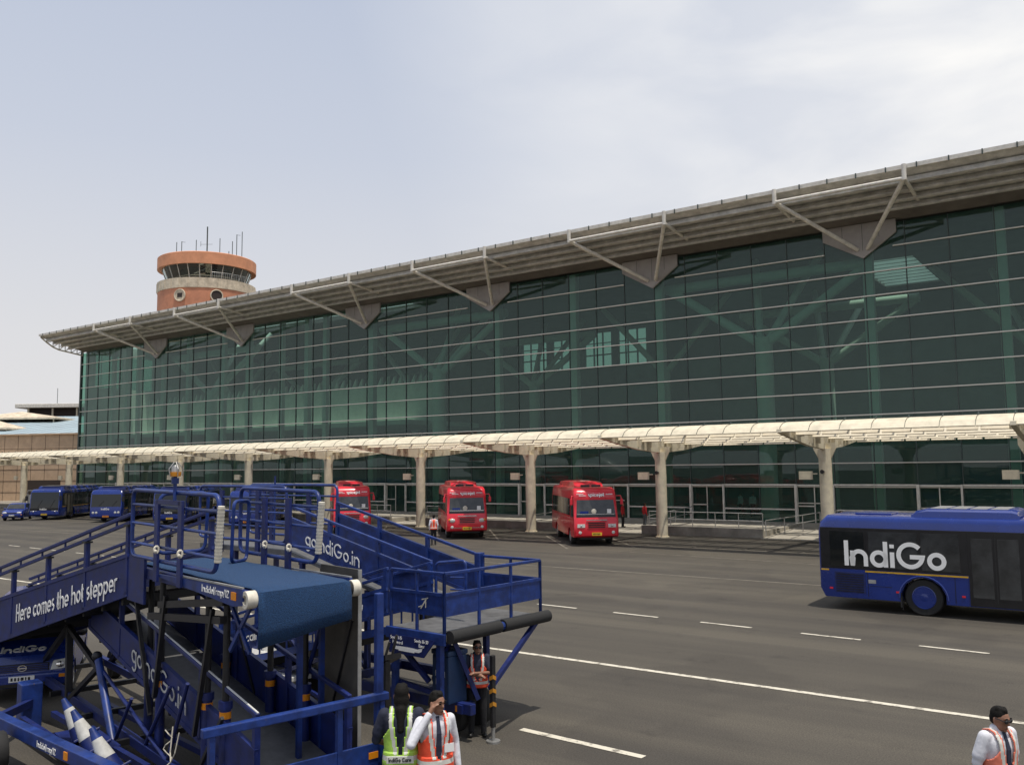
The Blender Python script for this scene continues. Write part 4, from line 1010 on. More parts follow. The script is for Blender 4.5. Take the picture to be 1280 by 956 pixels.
# ------------------------------------------------------------------ boarding ramps
def tubeloop(root, pts, r, name, m=BLUE, closed=False, n=8):
    return MB().pipe(pts, r, n, closed).build(name, m, root, smooth=True)
def rounded(pts, rad, k=5):
    """round the corners of a closed polygon of points"""
    out = []; P = [V(p) for p in pts]
    for i, p in enumerate(P):
        a = (P[i - 1] - p); c = (P[(i + 1) % len(P)] - p); r_ = min(rad, a.length / 2.2, c.length / 2.2); a.normalize(); c.normalize()
        p0 = p + a * r_; p1 = p + c * r_
        for j in range(k + 1):
            t = j / k; out.append(p0 * (1 - t) ** 2 + p * 2 * t * (1 - t) + p1 * t * t)
    return out
def flight(root, xa, za, xb, zb, y0, y1, lo, hi, rh, txt=None, pm=BLUE, step=1.75, hi_b=None, lo_b=None, nrail=1, both=True):
    """sloping walkway: floor, side panels, hand rails with posts"""
    def fz(x): return za + (zb - za) * (x - xa) / (xb - xa)
    sg = 1 if xb > xa else -1
    b = MB(); b.prism([(xa, y0 + .03, za), (xb, y0 + .03, zb), (xb, y0 + .03, zb - .07), (xa, y0 + .03, za - .07)], (0, y1 - y0 - .06, 0)); fl_ = b.build('ramp_floor', PLATE, root)
    b = MB(); L_ = abs(xb - xa); n = int(L_ / .6)
    for k in range(n):
        x = xa + (xb - xa) * (k + .5) / n; b.box(x - .03, x + .03, y0 + .06, y1 - .06, fz(x) - .2, fz(x) - .07)
    b.build('cross_member', BLACKM, fl_)
    for y in ((y0, y1) if both else (y0,)):
        ha = hi; hb = hi if hi_b is None else hi_b; la = lo; lb = lo if lo_b is None else lo_b
        yo = y - .025 if y == y0 else y - .005
        p = MB().prism([(xa, yo, za + la), (xb, yo, zb + lb), (xb, yo, zb + hb), (xa, yo, za + ha)], (0, .03, 0)).build('side_panel', pm, root, bevel=.004)
        b = MB(); b.beam((xa, yo + .015, za + ha), (xb, yo + .015, zb + hb), .06, .06); b.build('panel_rail', pm, p)
        b = MB(); b.beam((xa, yo + .015, za + la), (xb, yo + .015, zb + lb), .05, .07); b.build('bottom_rail', pm, p)
        for q_ in range(nrail):
            hh = rh - .12 * q_
            rl = MB().beam((xa, y, za + hh), (xb, y, zb + hh), .055, .055).build('hand_rail', pm, root, bevel=.01) if q_ == 0 else rl
            if q_: MB().beam((xa, y, za + hh), (xb, y, zb + hh), .06, .045).build('lower_rail', pm, rl)
        n = max(2, int(L_ / step))
        for k in range(n + 1):
            x = xa + (xb - xa) * k / n; x = min(max(x, min(xa, xb) + .04), max(xa, xb) - .04)
            f_ = (x - xa) / (xb - xa); MB().box(x - .035, x + .035, y - .035, y + .035, fz(x) + la + (lb - la) * f_, fz(x) + rh - .02 - .12 * (nrail - 1)).build('post', pm, rl)
            if nrail == 2: MB().box(x - .06, x + .06, y - .06, y + .06, fz(x) + rh - .17, fz(x) + rh - .14).build('post_cap', BLACKM, rl)
        if nrail == 2:
            b = MB(); n2 = int(L_ / .85)
            for k in range(n2): x = xa + (xb - xa) * (k + .5) / n2; b.box(x - .015, x + .015, y - .012, y + .012, fz(x) + rh - .12, fz(x) + rh)
            b.build('rail_spacers', pm, rl)
    return fz
def lift_leg(root, x, y, z0, z1, band=True):
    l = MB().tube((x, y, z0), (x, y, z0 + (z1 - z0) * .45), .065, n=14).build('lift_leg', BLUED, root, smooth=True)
    MB().tube((x, y, z0 + (z1 - z0) * .45), (x, y, z1), .042, n=14).build('ram_rod', BLACKM, l, smooth=True)
    b = MB(); z = z0 + (z1 - z0) * .38; b.tube((x, y, z), (x, y, z + .08), .069, n=14); b.build('amber_band', AMBER, l, smooth=True)
    b = MB(); z = z0 + (z1 - z0) * .45; b.tube((x, y, z - .05), (x, y, z + .04), .085, n=14); b.build('collar', BLUED, l, smooth=True)

RA = thing('boarding_ramp', 'nearest blue boarding ramp with slogan lettered flight, barred cage and carpeted bridge deck', 'boarding ramp', (-8.37, 6.42, 0), R(-13.33), 'blue boarding ramps')
ZD = 2.82; W_ = 1.38
# bridge deck with roller edge and carpet
MB().box(-4.05, -.03, .02, W_ - .02, ZD - .16, ZD - .012).build('deck', BLUED, RA, bevel=.01)
cp_ = MB()
nx, ny = 26, 12; pts = []
for i in range(nx + 1):
    t = i / nx * 4.55 - 3.95
    for j in range(ny + 1):
        y = .10 + (W_ - .17) * j / ny
        drop_len = .56 - .20 * j / ny
        if t < 0: x, z = t, ZD + .012 + .006 * math.sin(t * 5 + j)
        else:
            u = t / .6 * (drop_len + .14)
            if u < .16: a = u / .105; x, z = .105 * math.sin(a), ZD - .10 + .112 * math.cos(a)
            else: x, z = .105 + .02 * math.sin(j * 1.1 + u * 4) * (u - .14), ZD - .09 - (u - .14)
        pts.append((x, y, z))
cp_.add(pts, [(i * (ny + 1) + j, (i + 1) * (ny + 1) + j, (i + 1) * (ny + 1) + j + 1, i * (ny + 1) + j + 1) for i in range(nx) for j in range(ny)])
o = cp_.build('carpet', CARPET, RA, smooth=True, solid=.012)
rl = MB().tube((.0, .02, ZD - .10), (.0, W_ + .02, ZD - .10), .088, n=24).build('edge_roller', RUB, RA, smooth=True)
for y0, y1 in ((-.02, .10), (W_ - .03, W_ + .07)):
    b = MB(); rings = []
    for rr, yy in ((.055, y0 + .03), (.055, y0 - .0), (.098, y0), (.102, y0 + .02), (.102, y1)): rings.append(b.ring((0, yy, ZD - .10), (0, 1, 0), rr, 24))
    b.loft(rings); b.build('roller_cap', OFFW, rl, smooth=True)
for y in (-.03, W_):
    sp = MB().prism([(-2.85, y, ZD - .04), (-.05, y, ZD + .02), (-.05, y, ZD - .17), (-.3, y, ZD - .2), (-2.85, y, ZD - .07)], (0, .03, 0)).build('side_plate', BLUE, RA)
    b = MB(); b.beam((-2.0, y + .015, ZD + .005), (-.06, y + .015, ZD + .028), .03, .02); b.build('worn_edge', STEEL, sp)
    if y < 0:
        lettering('Indidel/rmp/12', (-1.22, y - .002, ZD - .115), (1, 0, .0), (0, 0, 1), .085, sp, w=.12, width=.82)
        MB().box(-.33, -.21, y - .012, y, ZD - .125, ZD - .035).build('amber_reflector', AMBER, sp)
# cages either side of the deck
for y, x0, x1, lab in ((-.0, -4.02, -.86, 0), (W_ + .02, -3.38, -.94, 1)):
    z0, z1 = 2.955, 3.92
    cg = tubeloop(RA, rounded([(x0, y, z0), (x1, y, z0), (x1 + .05, y, z1 - .03), (x0, y, z1)], .16), .03, 'cage', closed=True, n=10)
    for f_ in (.2, .5, .78):
        z = z0 + (z1 - z0) * f_; tubeloop(cg, [(x0, y, z), (x1 + .04 * f_, y, z - .015)], .022, 'cage_bar')
    for xx in ((-2.82, -1.94) if lab == 0 else (-2.43, -1.68)):
        yy = y - .05
        p = MB().box(xx - .07, xx + .07, yy - .02, yy + .02, 2.68, 3.80).build('cage_post', BLUED, cg, bevel=.006)
        for z in (3.12,):
            b = MB(); b.pipe([(xx + .08, yy - .03 + .03 * math.cos(a), z + .045 * math.sin(a)) for a in (2 * PI * i / 10 for i in range(10))], .016, 6, True); b.sphere((xx + .1, yy - .05, z - .02), .025, 8, 5); b.build('rope_loop', OFFW, p)
    if lab == 0: MB().box(-2.82, -1.94, -.07, -.03, 3.74, 3.80).build('cage_lintel', BLUED, cg)
    b = MB(); tq = V((x1 + .11, y, 3.76)); bq = V((x1 + .03, y, 3.08)); b.tube(bq, tq, .042, n=14)
    for k in range(16): b.tube(bq + (tq - bq) * (k / 16 + .01), bq + (tq - bq) * (k / 16 + .035), .0455, n=14)
    b.build('foam_sleeve', OFFW, cg, smooth=True)
tubeloop(RA, rounded([(-4.0, .35, 2.95), (-4.0, 1.1, 2.95), (-3.9, 1.1, 3.85), (-3.9, .35, 3.85)], .14), .028, 'gate_loop', BLUE, True)
tubeloop(RA, rounded([(-2.72, .98, 2.86), (-3.0, 1.34, 2.86), (-2.95, 1.34, 3.74), (-2.66, .98, 3.74)], .1), .026, 'gate_loop', BLUE, True)
bc = MB().tube((-2.18, -.05, 3.78), (-2.18, -.05, 4.12), .025, n=8).tube((-2.18, -.05, 4.02), (-2.18, -.05, 4.1), .05, n=10).build('beacon_pole', BLUE, RA, smooth=True)
MB().lathe([(.07, 0), (.075, .04), (.075, .06)], (-2.18, -.05, 4.12), 16).build('beacon_base', AMBERL, bc, smooth=True)
b = MB(); b.lathe([(.05, 4.16), (.05, 4.24), (.03, 4.27)], (-2.18, -.05, 0), 12); b.build('beacon_lamp', STEEL, bc, smooth=True)
for k in range(5):
    a = 2 * PI * k / 5; tubeloop(bc, [(-2.18 + .085 * math.cos(a), -.05 + .085 * math.sin(a), 4.13), (-2.18 + .1 * math.cos(a), -.05 + .1 * math.sin(a), 4.22), (-2.18 + .02 * math.cos(a), -.05 + .02 * math.sin(a), 4.31)], .006, 'beacon_guard', STEEL)
# upper flight with the slogan
had = set(RA.children)
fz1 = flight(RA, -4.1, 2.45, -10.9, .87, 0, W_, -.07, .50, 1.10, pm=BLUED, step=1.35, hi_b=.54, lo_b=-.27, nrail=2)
lettering('Here comes the hot stepper', (-7.92, -.042, fz1(-7.92) + .02), (3.55, 0, .825), (0, 0, 1), .31, RA, w=.115, width=3.66, name='slogan_lettering')
TM = Matrix.Translation((-4.1, 0, 0)) @ Matrix.Rotation(R(10), 4, 'Z') @ Matrix.Translation((4.1, 0, 0))
for o_ in RA.children:
    if o_ not in had: o_.matrix_basis = TM
MB().box(-4.12, -3.4, -.02, .02, 2.30, 2.96).build('end_panel', BLUED, RA)
# lower flight, slanting the other way underneath
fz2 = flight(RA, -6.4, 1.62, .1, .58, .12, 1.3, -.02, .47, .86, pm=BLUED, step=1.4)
lettering('goIndiGo.in', (-4.12, .078, fz2(-4.12) + .14), (2.05, 0, -.33), (0, 0, 1), .30, RA, w=.10, width=2.25, m=CONEG, name='address_lettering')
b = MB(); b.beam((-6.4, .12, 1.62 + .893), (.1, .12, .58 + .893), .02, .012); b.build('rail_highlight', CARW, RA)  # white strip painting the highlight along the rail top
# low landing with guard
MB().box(-.35, .86, -.8, 1.36, .42, .5).build('landing_floor', PLATE, RA)
lg = MB().beam((.80, -.80, 1.58), (.80, 1.38, 1.58), .09, .09).build('landing_guard', BLUE, RA, bevel=.012)
for y in (-.70, .75, 1.30): MB().box(.77, .83, y - .03, y + .03, .5, 1.55).build('post', BLUE, lg)
lp = MB().box(.79, .82, -.78, 1.40, .45, 1.08).build('landing_panel', BLUE, lg, bevel=.004)
MB().box(.82, .83, 1.12, 1.24, .92, .99).build('amber_reflector', AMBER, lp)
MB().box(.74, .82, 1.23, 1.32, .3, 2.75).build('corner_mast', BLUE, RA, bevel=.01)
cmx = MB().box(.68, .76, 1.38, 1.45, .3, 1.95).build('control_post', BLACKM, RA, bevel=.01)
MB().prism([(.6, 1.34, 1.88), (.6, 1.56, 1.88), (.82, 1.56, 1.98), (.82, 1.34, 1.98)], (0, 0, .06)).build('control_box', BLACKM, cmx)
for k, y in enumerate((1.40, 1.50)): MB().tube((.70, y, 1.95), (.74, y + .05, 2.16 + .07 * (k % 2)), .016, n=8).build('lever', BLACKM, cmx)
b = MB().tube((.70, 1.36, 1.95), (.66, 1.38, 2.3), .014, n=6).build('lamp_stem', BLACKM, cmx)
MB().cap((.66, 1.38, 2.3), (.62, 1.36, 2.38), .035, .045).build('work_lamp', BLACKM, cmx, smooth=True)
sp_ = MB().box(.86, .95, 1.34, 1.42, .0, 1.25).build('striped_post', BLACKM, RA)
for k in range(7): MB().prism([(.955, 1.335, .2 + k * .15), (.955, 1.425, .24 + k * .15), (.955, 1.425, .32 + k * .15), (.955, 1.335, .28 + k * .15)], (.005, 0, 0)).build('hazard_band', ORANGE, sp_)
fl2 = MB().box(-1.02, -.06, 1.50, 1.54, .55, 2.93).build('raised_flap', BOARD, RA)
MB().box(-.06, -.045, 1.495, 1.545, .55, 2.93).build('flap_edge', STEEL, fl2)
b = MB(); b.beam((-.85, 1.48, .7), (-.15, 1.47, 2.3), .025, .02); b.build('flap_stay', BLACKM, fl2)
tubeloop(RA, [(-.3, .75, 2.28), (-.3, 1.55, 2.30)], .03, 'push_bar')
MB().box(-.52, -.46, .9, .96, .5, 2.6).build('support_post', BLUE, RA); MB().box(-.66, -.60, 1.28, 1.34, .5, 2.65).build('support_post', BLUE, RA)
for x, y in ((-.80, .12), (-1.36, .12), (-2.95, .10), (-.9, 1.22), (-1.9, 1.22), (-3.4, 1.22), (-4.0, .3)): lift_leg(RA, x, y, .35, 2.68)
for (p, q_) in (((-2.9, .05, 2.35), (-.7, .05, 2.62)), ((-3.3, .05, 2.15), (-.75, .05, 2.4)), ((-2.9, 1.3, 2.35), (-.7, 1.3, 2.62))): MB().beam(p, q_, .08, .09).build('deck_bearer', BLACKM, RA)
for (p, q_) in (((-.65, .1, 2.6), (-.1, .1, 2.1)), ((-.1, .1, 2.62), (-.65, .1, 2.05))): MB().beam(p, q_, .03, .05).build('deck_brace', BLUE, RA)
# under frame and chassis
for p, q_, r_, m_ in (((-7.25, 0, 1.5), (-9.7, 0, .2), .05, BLACKM), ((-7.2, 0, 1.5), (-7.1, 0, .25), .06, BLACKM), ((-7.25, 0, 1.5), (-5.35, 0, 1.05), .045, BLACKM), ((-7.1, 0, .28), (-5.4, 0, 1.12), .045, BLACKM), ((-12.6, 0, .5), (-9.7, 0, .2), .045, BLACKM),
                    ((-5.42, -.02, 1.25), (-4.2, -.1, .1), .062, BLUE), ((-3.7, -.04, .95), (-4.35, -.12, .05), .026, BLUED), ((-5.3, 0, 1.1), (-2.2, 0, .35), .028, BLUED), ((-3.3, .0, .3), (-2.3, .0, 1.35), .028, BLUED), ((-2.4, 0, .3), (-1.7, 0, 1.5), .026, BLUED), ((-1.5, .0, .3), (-.6, 0, 1.3), .025, BLACKM), ((-2.6, .02, 2.5), (-2.95, .02, 1.1), .035, BLACKM), ((-1.0, .02, 2.5), (-1.5, .02, .9), .03, BLACKM), ((-3.9, .05, 2.3), (-3.2, .05, .8), .03, BLACKM), ((-3.5, 1.3, 2.4), (-2.2, 1.3, .5), .03, BLACKM), ((-.5, 1.3, 2.4), (-1.6, 1.3, .5), .03, BLUED),
                    ((-7.2, 1.3, 1.4), (-9.4, 1.3, .3), .05, BLACKM), ((-7.1, 1.3, 1.4), (-5.2, 1.3, .4), .05, BLACKM)):
    MB().beam(p, q_, r_ * 1.7, r_ * 1.7).build('brace', m_, RA) if m_ is BLACKM else MB().tube(p, q_, r_, n=10).build('brace', m_, RA, smooth=True)
MB().sphere((-5.42, -.04, 1.28), .08, 10, 6).build('pivot_joint', BLACKM, RA, smooth=True)
for y in (.02, 1.3): MB().box(-10.2, .7, y - .05, y + .05, .28, .42).build('chassis_rail', BLUED, RA, bevel=.01)
for x in (-9.5, -7.5, -5.6, -3.8, -1.8, .2): MB().box(x - .04, x + .04, -.2, 1.5, .3, .38).build('chassis_cross_rail', BLACKM, RA)
og = MB().beam((-5.9, -1.40, .52), (-1.6, -.74, .52), .16, .18).build('outrigger_beam', BLUE, RA, bevel=.012)
lettering('Indidel/rmp/12', (-3.95, -1.19, .47), (2.82, .43, 0), (0, 0, 1), .08, og, w=.12, width=.6)
b = MB(); b.beam((-3.12, -1.062, .52), (-3.02, -1.047, .52), .014, .1); b.build('amber_reflector', AMBER, og)
MB().box(-7.12, -6.78, -.80, -.48, .0, .72).build('outrigger_block', BLUE, RA, bevel=.02)
MB().beam((-6.9, -.6, .4), (-5.8, -1.35, .48), .10, .12).build('outrigger_beam', BLUED, RA)
for y in (-.9, -.45, .35): MB().beam((-6.2, y, .32), (-2.5, y + .25, .32), .08, .08).build('chassis_rail', BLUED, RA)
MB().box(-4.9, -3.6, -.75, -.2, .30, .36).build('tool_tray', BLUED, RA)
b = MB()
b.pipe([(-2.0 + .05 * math.sin(k), -.12 - .04 * math.cos(k * 1.3), .9 - .05 * k) for k in range(10)], .008, 5); b.pipe([(-1.9, -.1, .95), (-1.86, -.14, .65), (-1.78, -.16, .55), (-1.7, -.14, .68), (-1.68, -.1, .92)], .008, 5); b.build('hose', OFFW, RA)
for x, y in ((-4.75, -1.5), (-9.6, -.1), (-9.6, 1.5), (-1.6, 1.6), (-5.6, 1.55)): wheel(RA, x, y, .28, .18, BLUED)

# traffic cones slung on the chassis
def cone(loc, ax, label):
    t = thing('traffic_cone', label, 'traffic cone', loc, R(-13.33), 'traffic cones carried on the ramp chassis')
    d = V(ax).normalized(); b = MB(); L_ = .62
    def seg(a, c, nm, m_, par):
        b = MB(); ra = .155 - .12 * a; rc = .155 - .12 * c; return b.loft([b.ring(d * a * L_, d, ra, 20), b.ring(d * c * L_, d, rc, 20)]).build(nm, m_, par, smooth=True)
    bd = seg(0, .30, 'body', BLUED, t); seg(.30, .74, 'reflective_sleeve', CONEG, t); seg(.74, 1.0, 'tip', BLUE, t)
    x = d.cross(V((0, 1, 0))).normalized(); y = d.cross(x)
    b = MB(); b.prism([d * -.03 + x * a + y * c for a, c in ((-.19, -.19), (.19, -.19), (.19, .19), (-.19, .19))], d * .035); b.build('base_plate', BLUED, t, bevel=.01)
def RAw(x, y, z):
    a = R(-13.33); return (-8.37 + x * math.cos(a) - y * math.sin(a), 6.42 + x * math.sin(a) + y * math.cos(a), z)
cone(RAw(-4.15, -.55, .42), (-.30, -.26, .62), 'leftmost leaning blue and grey traffic cone on the ramp chassis')
cone(RAw(-3.42, -.60, .42), (-.32, -.26, .60), 'middle leaning traffic cone with bright blue tip on the ramp chassis')
cone(RAw(-2.55, -.62, .36), (-.30, -.24, .62), 'rightmost leaning traffic cone behind the slanting blue strut')

RBp = thing('boarding_ramp', 'farther blue boarding ramp with an empty barred landing, black bumpers and a seat sign', 'boarding ramp', (-8.77, 10.40, 0), R(-4.33), 'blue boarding ramps')
ZL = 1.65; WL = 2.37
MB().box(-1.3, .0, 0, WL, ZL - .1, ZL).build('landing_floor', PLATE, RBp)
fr_ = MB().box(-1.3, .02, -.05, .0, ZL - .16, ZL + .02).build('landing_edge', BLUE, RBp, bevel=.01)
for y0, y1 in ((.03, 1.18), (1.27, WL + .1)): MB().tube((.06, y0, ZL - .03), (.06, y1, ZL - .03), .10, n=18).build('rubber_bumper', RUB, RBp, smooth=True)
MB().tube((.06, 1.1, ZL - .03), (.06, 1.35, ZL - .03), .07, n=12).build('bumper_joint', BLUE, RBp)
def guard(pts, ns):
    for (x0, y0), (x1, y1), n in zip(pts, pts[1:], ns):
        g = MB().beam((x0, y0, ZL + .92), (x1, y1, ZL + .92), .05, .05).build('guard_rail', BLUE, RBp, bevel=.01)
        MB().beam((x0, y0, ZL + .60), (x1, y1, ZL + .60), .05, .05).build('mid_rail', BLUE, g)
        d = V((x1 - x0, y1 - y0, 0)).normalized(); nn = V((-d.y, d.x, 0)) * .012
        MB().prism([V((x0, y0, ZL + .27)) - nn, V((x1, y1, ZL + .27)) - nn, V((x1, y1, ZL + .60)) - nn, V((x0, y0, ZL + .60)) - nn], nn * 2).build('guard_panel', BLUE, g)
        for k in range(n + 1):
            t = k / n; x, y = x0 + (x1 - x0) * t, y0 + (y1 - y0) * t; MB().tube((x, y, ZL), (x, y, ZL + .92), .028, n=8).build('post', BLUE, g, smooth=True)
guard([(-1.22, 0.), (-.02, 0.), (-.02, WL), (-1.35, WL)], [2, 3, 2])
# tiny aircraft emblem on the guard panel
b = MB(); P_ = lambda u, w: (-.52 + u, -.016, ZL + .36 + w)
for a, c, w_ in (((0, .0), (.13, .16), .022), ((.02, .14), (.16, .17), .018), ((-.05, .02), (.04, .05), .014), ((.11, .02), (.115, .12), .016)): b.beam(P_(*a), P_(*c), .006, w_)
b.build('aircraft_emblem', OFFW, RBp)
fzb = flight(RBp, -1.4, ZL, -5.6, 2.55, 1.1, WL, .18, .68, .92, step=1.05)
lettering('goIndiGo.in', (-4.92, 1.058, fzb(-4.92) + .30), (2.0, 0, -.428), (0, 0, 1), .28, RBp, w=.11, width=1.72, name='address_lettering')
fzb2 = flight(RBp, -1.3, ZL, -7.4, .03, .0, 1.0, .26, .60, .92, step=1.05)
for k in range(20):
    x = -1.5 - k * .28
    for y in (0, 1.0): MB().box(x - .012, x + .012, y - .012, y + .012, fzb2(x) - .05, fzb2(x) + .28).build('baluster', BLUE, RBp)
for y in (-.02, 1.02): MB().beam((-1.3, y, ZL - .06), (-7.4, y, -.03 + .1), .06, .12).build('stringer', BLUE, RBp)
lettering('You can call a tour boat an airline if you', (-6.2, -.042, fzb2(-6.2) + .34), (4.3, 0, 1.14), (0, 0, 1), .18, RBp, w=.13, width=4.5, name='slogan_lettering')
MB().box(-8.9, -5.6, 1.1, WL, 2.45, 2.55).build('upper_deck', PLATE, RBp)
for y in (1.08, WL + .02):
    cg = tubeloop(RBp, rounded([(-8.9, y, 2.7), (-5.6, y, 2.7), (-5.6, y, 3.84), (-8.9, y, 3.84)], .15), .03, 'cage', closed=True)
    for z in (3.0, 3.3, 3.6): tubeloop(cg, [(-8.9, y, z), (-5.6, y, z)], .022, 'cage_bar')
    for xx in (-8.0, -6.6): MB().box(xx - .06, xx + .06, y - .03, y + .03, 2.4, 3.75).build('cage_post', BLUED, cg)
tubeloop(RBp, [(-6.9, 1.7, 2.6), (-6.9, 1.7, 4.05)], .022, 'beacon_pole')
# latch frames on the landing
tubeloop(RBp, rounded([(-1.25, 1.05, ZL + .3), (-.55, 1.05, ZL + .3), (-.55, 1.05, ZL + 1.0), (-1.25, 1.05, ZL + .92)], .1), .026, 'gate_loop', BLUE, True)
for z in (.5, .7): tubeloop(RBp, [(-.9, 1.05, ZL + z), (-.55, 1.05, ZL + z + .02)], .016, 'gate_bar')
MB().box(-1.48, -1.36, WL - .1, WL + .06, ZL - .1, ZL + .98).build('hinge_post', BLUE, RBp, bevel=.01)
# support frame
for x, y in ((-1.18, .06), (-.17, .06), (-1.18, 2.25), (-5.2, 1.2), (-5.2, 2.25), (-7.6, 1.2), (-7.6, 2.25), (-3.2, 1.2)):
    z1 = ZL - .1 if x > -2 else fzb(max(x, -5.6)) - .1
    MB().box(x - .045, x + .045, y - .045, y + .045, .35, z1).build('support_leg', BLUE if y < .5 else BLUED, RBp)
for p, q_ in (((-.1, .2, 1.55), (-.75, .5, .8)), ((-1.0, .08, 1.3), (-.55, .2, .85)), ((-.1, .3, 1.5), (.1, .62, .6)), ((.02, 2.2, 1.55), (.35, .62, .80)), ((-.75, .5, .8), (-.2, .2, 1.4)), ((-1.2, .1, .8), (-.3, .35, .62)), ((-3.2, 1.2, .5), (-5.2, 1.2, 1.9)), ((-5.2, 1.2, .5), (-3.2, 1.2, 1.7)), ((-5.2, 1.2, .5), (-7.6, 1.2, 2.2)), ((-2.5, .1, 1.1), (-4.6, .1, .4))): MB().beam(p, q_, .07, .07).build('brace', BLUED, RBp)
for y in (.4, 1.9): MB().box(-7.8, .2 if y < 1 else -1.1, y - .06, y + .06, .42, .58).build('chassis_rail', BLUED, RBp, bevel=.01)
for x in (-7, -5, -3, -1.2, .0): MB().box(x - .05, x + .05, 0.3, 2.0 if x < -.5 else .6, .43, .56).build('chassis_cross_rail', BLUED, RBp)
MB().box(-.12, .02, .33, .335, .44, .53).build('amber_reflector', AMBER, RBp)
for x in (-.45, -6.4):
    for y in (.62, 1.75 if x < -1 else 1.2): wheel(RBp, x, y, .31, .2, BLUED)
jk = MB().box(.36, .42, .60, .68, .22, 1.30).build('jack', BLACKM, RBp, bevel=.01)
for k in range(1, 4): MB().prism([(.36, .595, .32 + k * .2), (.42, .595, .35 + k * .2), (.42, .595, .41 + k * .2), (.36, .595, .38 + k * .2)], (0, .004, 0)).build('hazard_band', ORANGE, jk); MB().prism([(.423, .60, .36 + k * .2), (.423, .68, .32 + k * .2), (.423, .68, .38 + k * .2), (.423, .60, .42 + k * .2)], (.004, 0, 0)).build('hazard_band', ORANGE, jk)
MB().tube((.39, .64, .0), (.39, .64, .3), .03, n=8).tube((.39, .64, 0), (.39, .64, .03), .11, n=14).build('jack_foot', STEEL, jk, smooth=True)
sg_ = MB().prism([(-1.21, -.055, 1.56), (-.16, -.055, 1.56), (-.42, -.055, 1.27), (-1.21, -.055, 1.27)], (0, .02, 0)).build('seat_sign', BLUED, RBp)
lettering('Seats 1-15', (-1.17, -.057, 1.49), (1, 0, 0), (0, 0, 1), .05, sg_, w=.13); lettering('Forward', (-1.12, -.057, 1.42), (1, 0, 0), (0, 0, 1), .05, sg_, w=.13)
lettering('Seats 16-30', (-.62, -.057, 1.49), (1, 0, 0), (0, 0, 1), .05, sg_, w=.13); lettering('Rear', (-.52, -.057, 1.42), (1, 0, 0), (0, 0, 1), .05, sg_, w=.13)
b = MB(); b.add([(x, -.058, z) for x, z in ((-1.12, 1.36), (-1.05, 1.385), (-.55, 1.385), (-.47, 1.41), (-.44, 1.41), (-.46, 1.36), (-.52, 1.335), (-1.05, 1.335))], [tuple(range(8))]); b.add([(x, -.0585, z) for x, z in ((-.98, 1.39), (-.62, 1.39), (-.62, 1.32), (-.98, 1.32))], [(0, 1, 2, 3)]); b.build('aircraft_outline', WHITE, sg_, solid=.003)
# food bin resting on the chassis
fb = thing('food_bin', 'dull blue lidded food bin on the far ramp chassis beside the worker with crossed arms', 'bin', (-9.04, 10.82, .56), R(-4.33 - 6))
MB().prism([(-.2, -.19, 0), (.2, -.19, 0), (.2, .19, 0), (-.2, .19, 0)], (0, 0, .72)).build('tub', BIN, fb, bevel=.02)
MB().box(-.215, .215, -.205, .205, .72, .80).build('lid', BIN, fb, bevel=.02)
lettering('food', (-.12, -.192, .40), (1, 0, 0), (0, 0, 1), .09, fb, w=.11, width=.25, m=CONEG); lettering('bin', (-.1, -.192, .27), (1, 0, 0), (0, 0, 1), .09, fb, w=.11, width=.17, m=CONEG)
# pale baggage dolly glimpsed through the ramps
dl = thing('baggage_dolly', 'low white decked baggage dolly seen through the ramp struts', 'trolley', (-14.0, 11.0, 0), R(-10))
MB().box(-1.5, 1.5, -.75, .75, .42, .50).build('deck', CARW, dl, bevel=.01)
for y in (-.72, .72): MB().box(-1.5, 1.5, y - .03, y + .03, .50, .62).build('side_rail', CARW, dl)
for x in (-1.1, 1.1):
    for y in (-.6, .6): wheel(dl, x, y, .2, .12, STEEL)
MB().beam((1.5, 0, .4), (2.4, 0, .25), .06, .06).build('tow_bar', BLUED, dl)

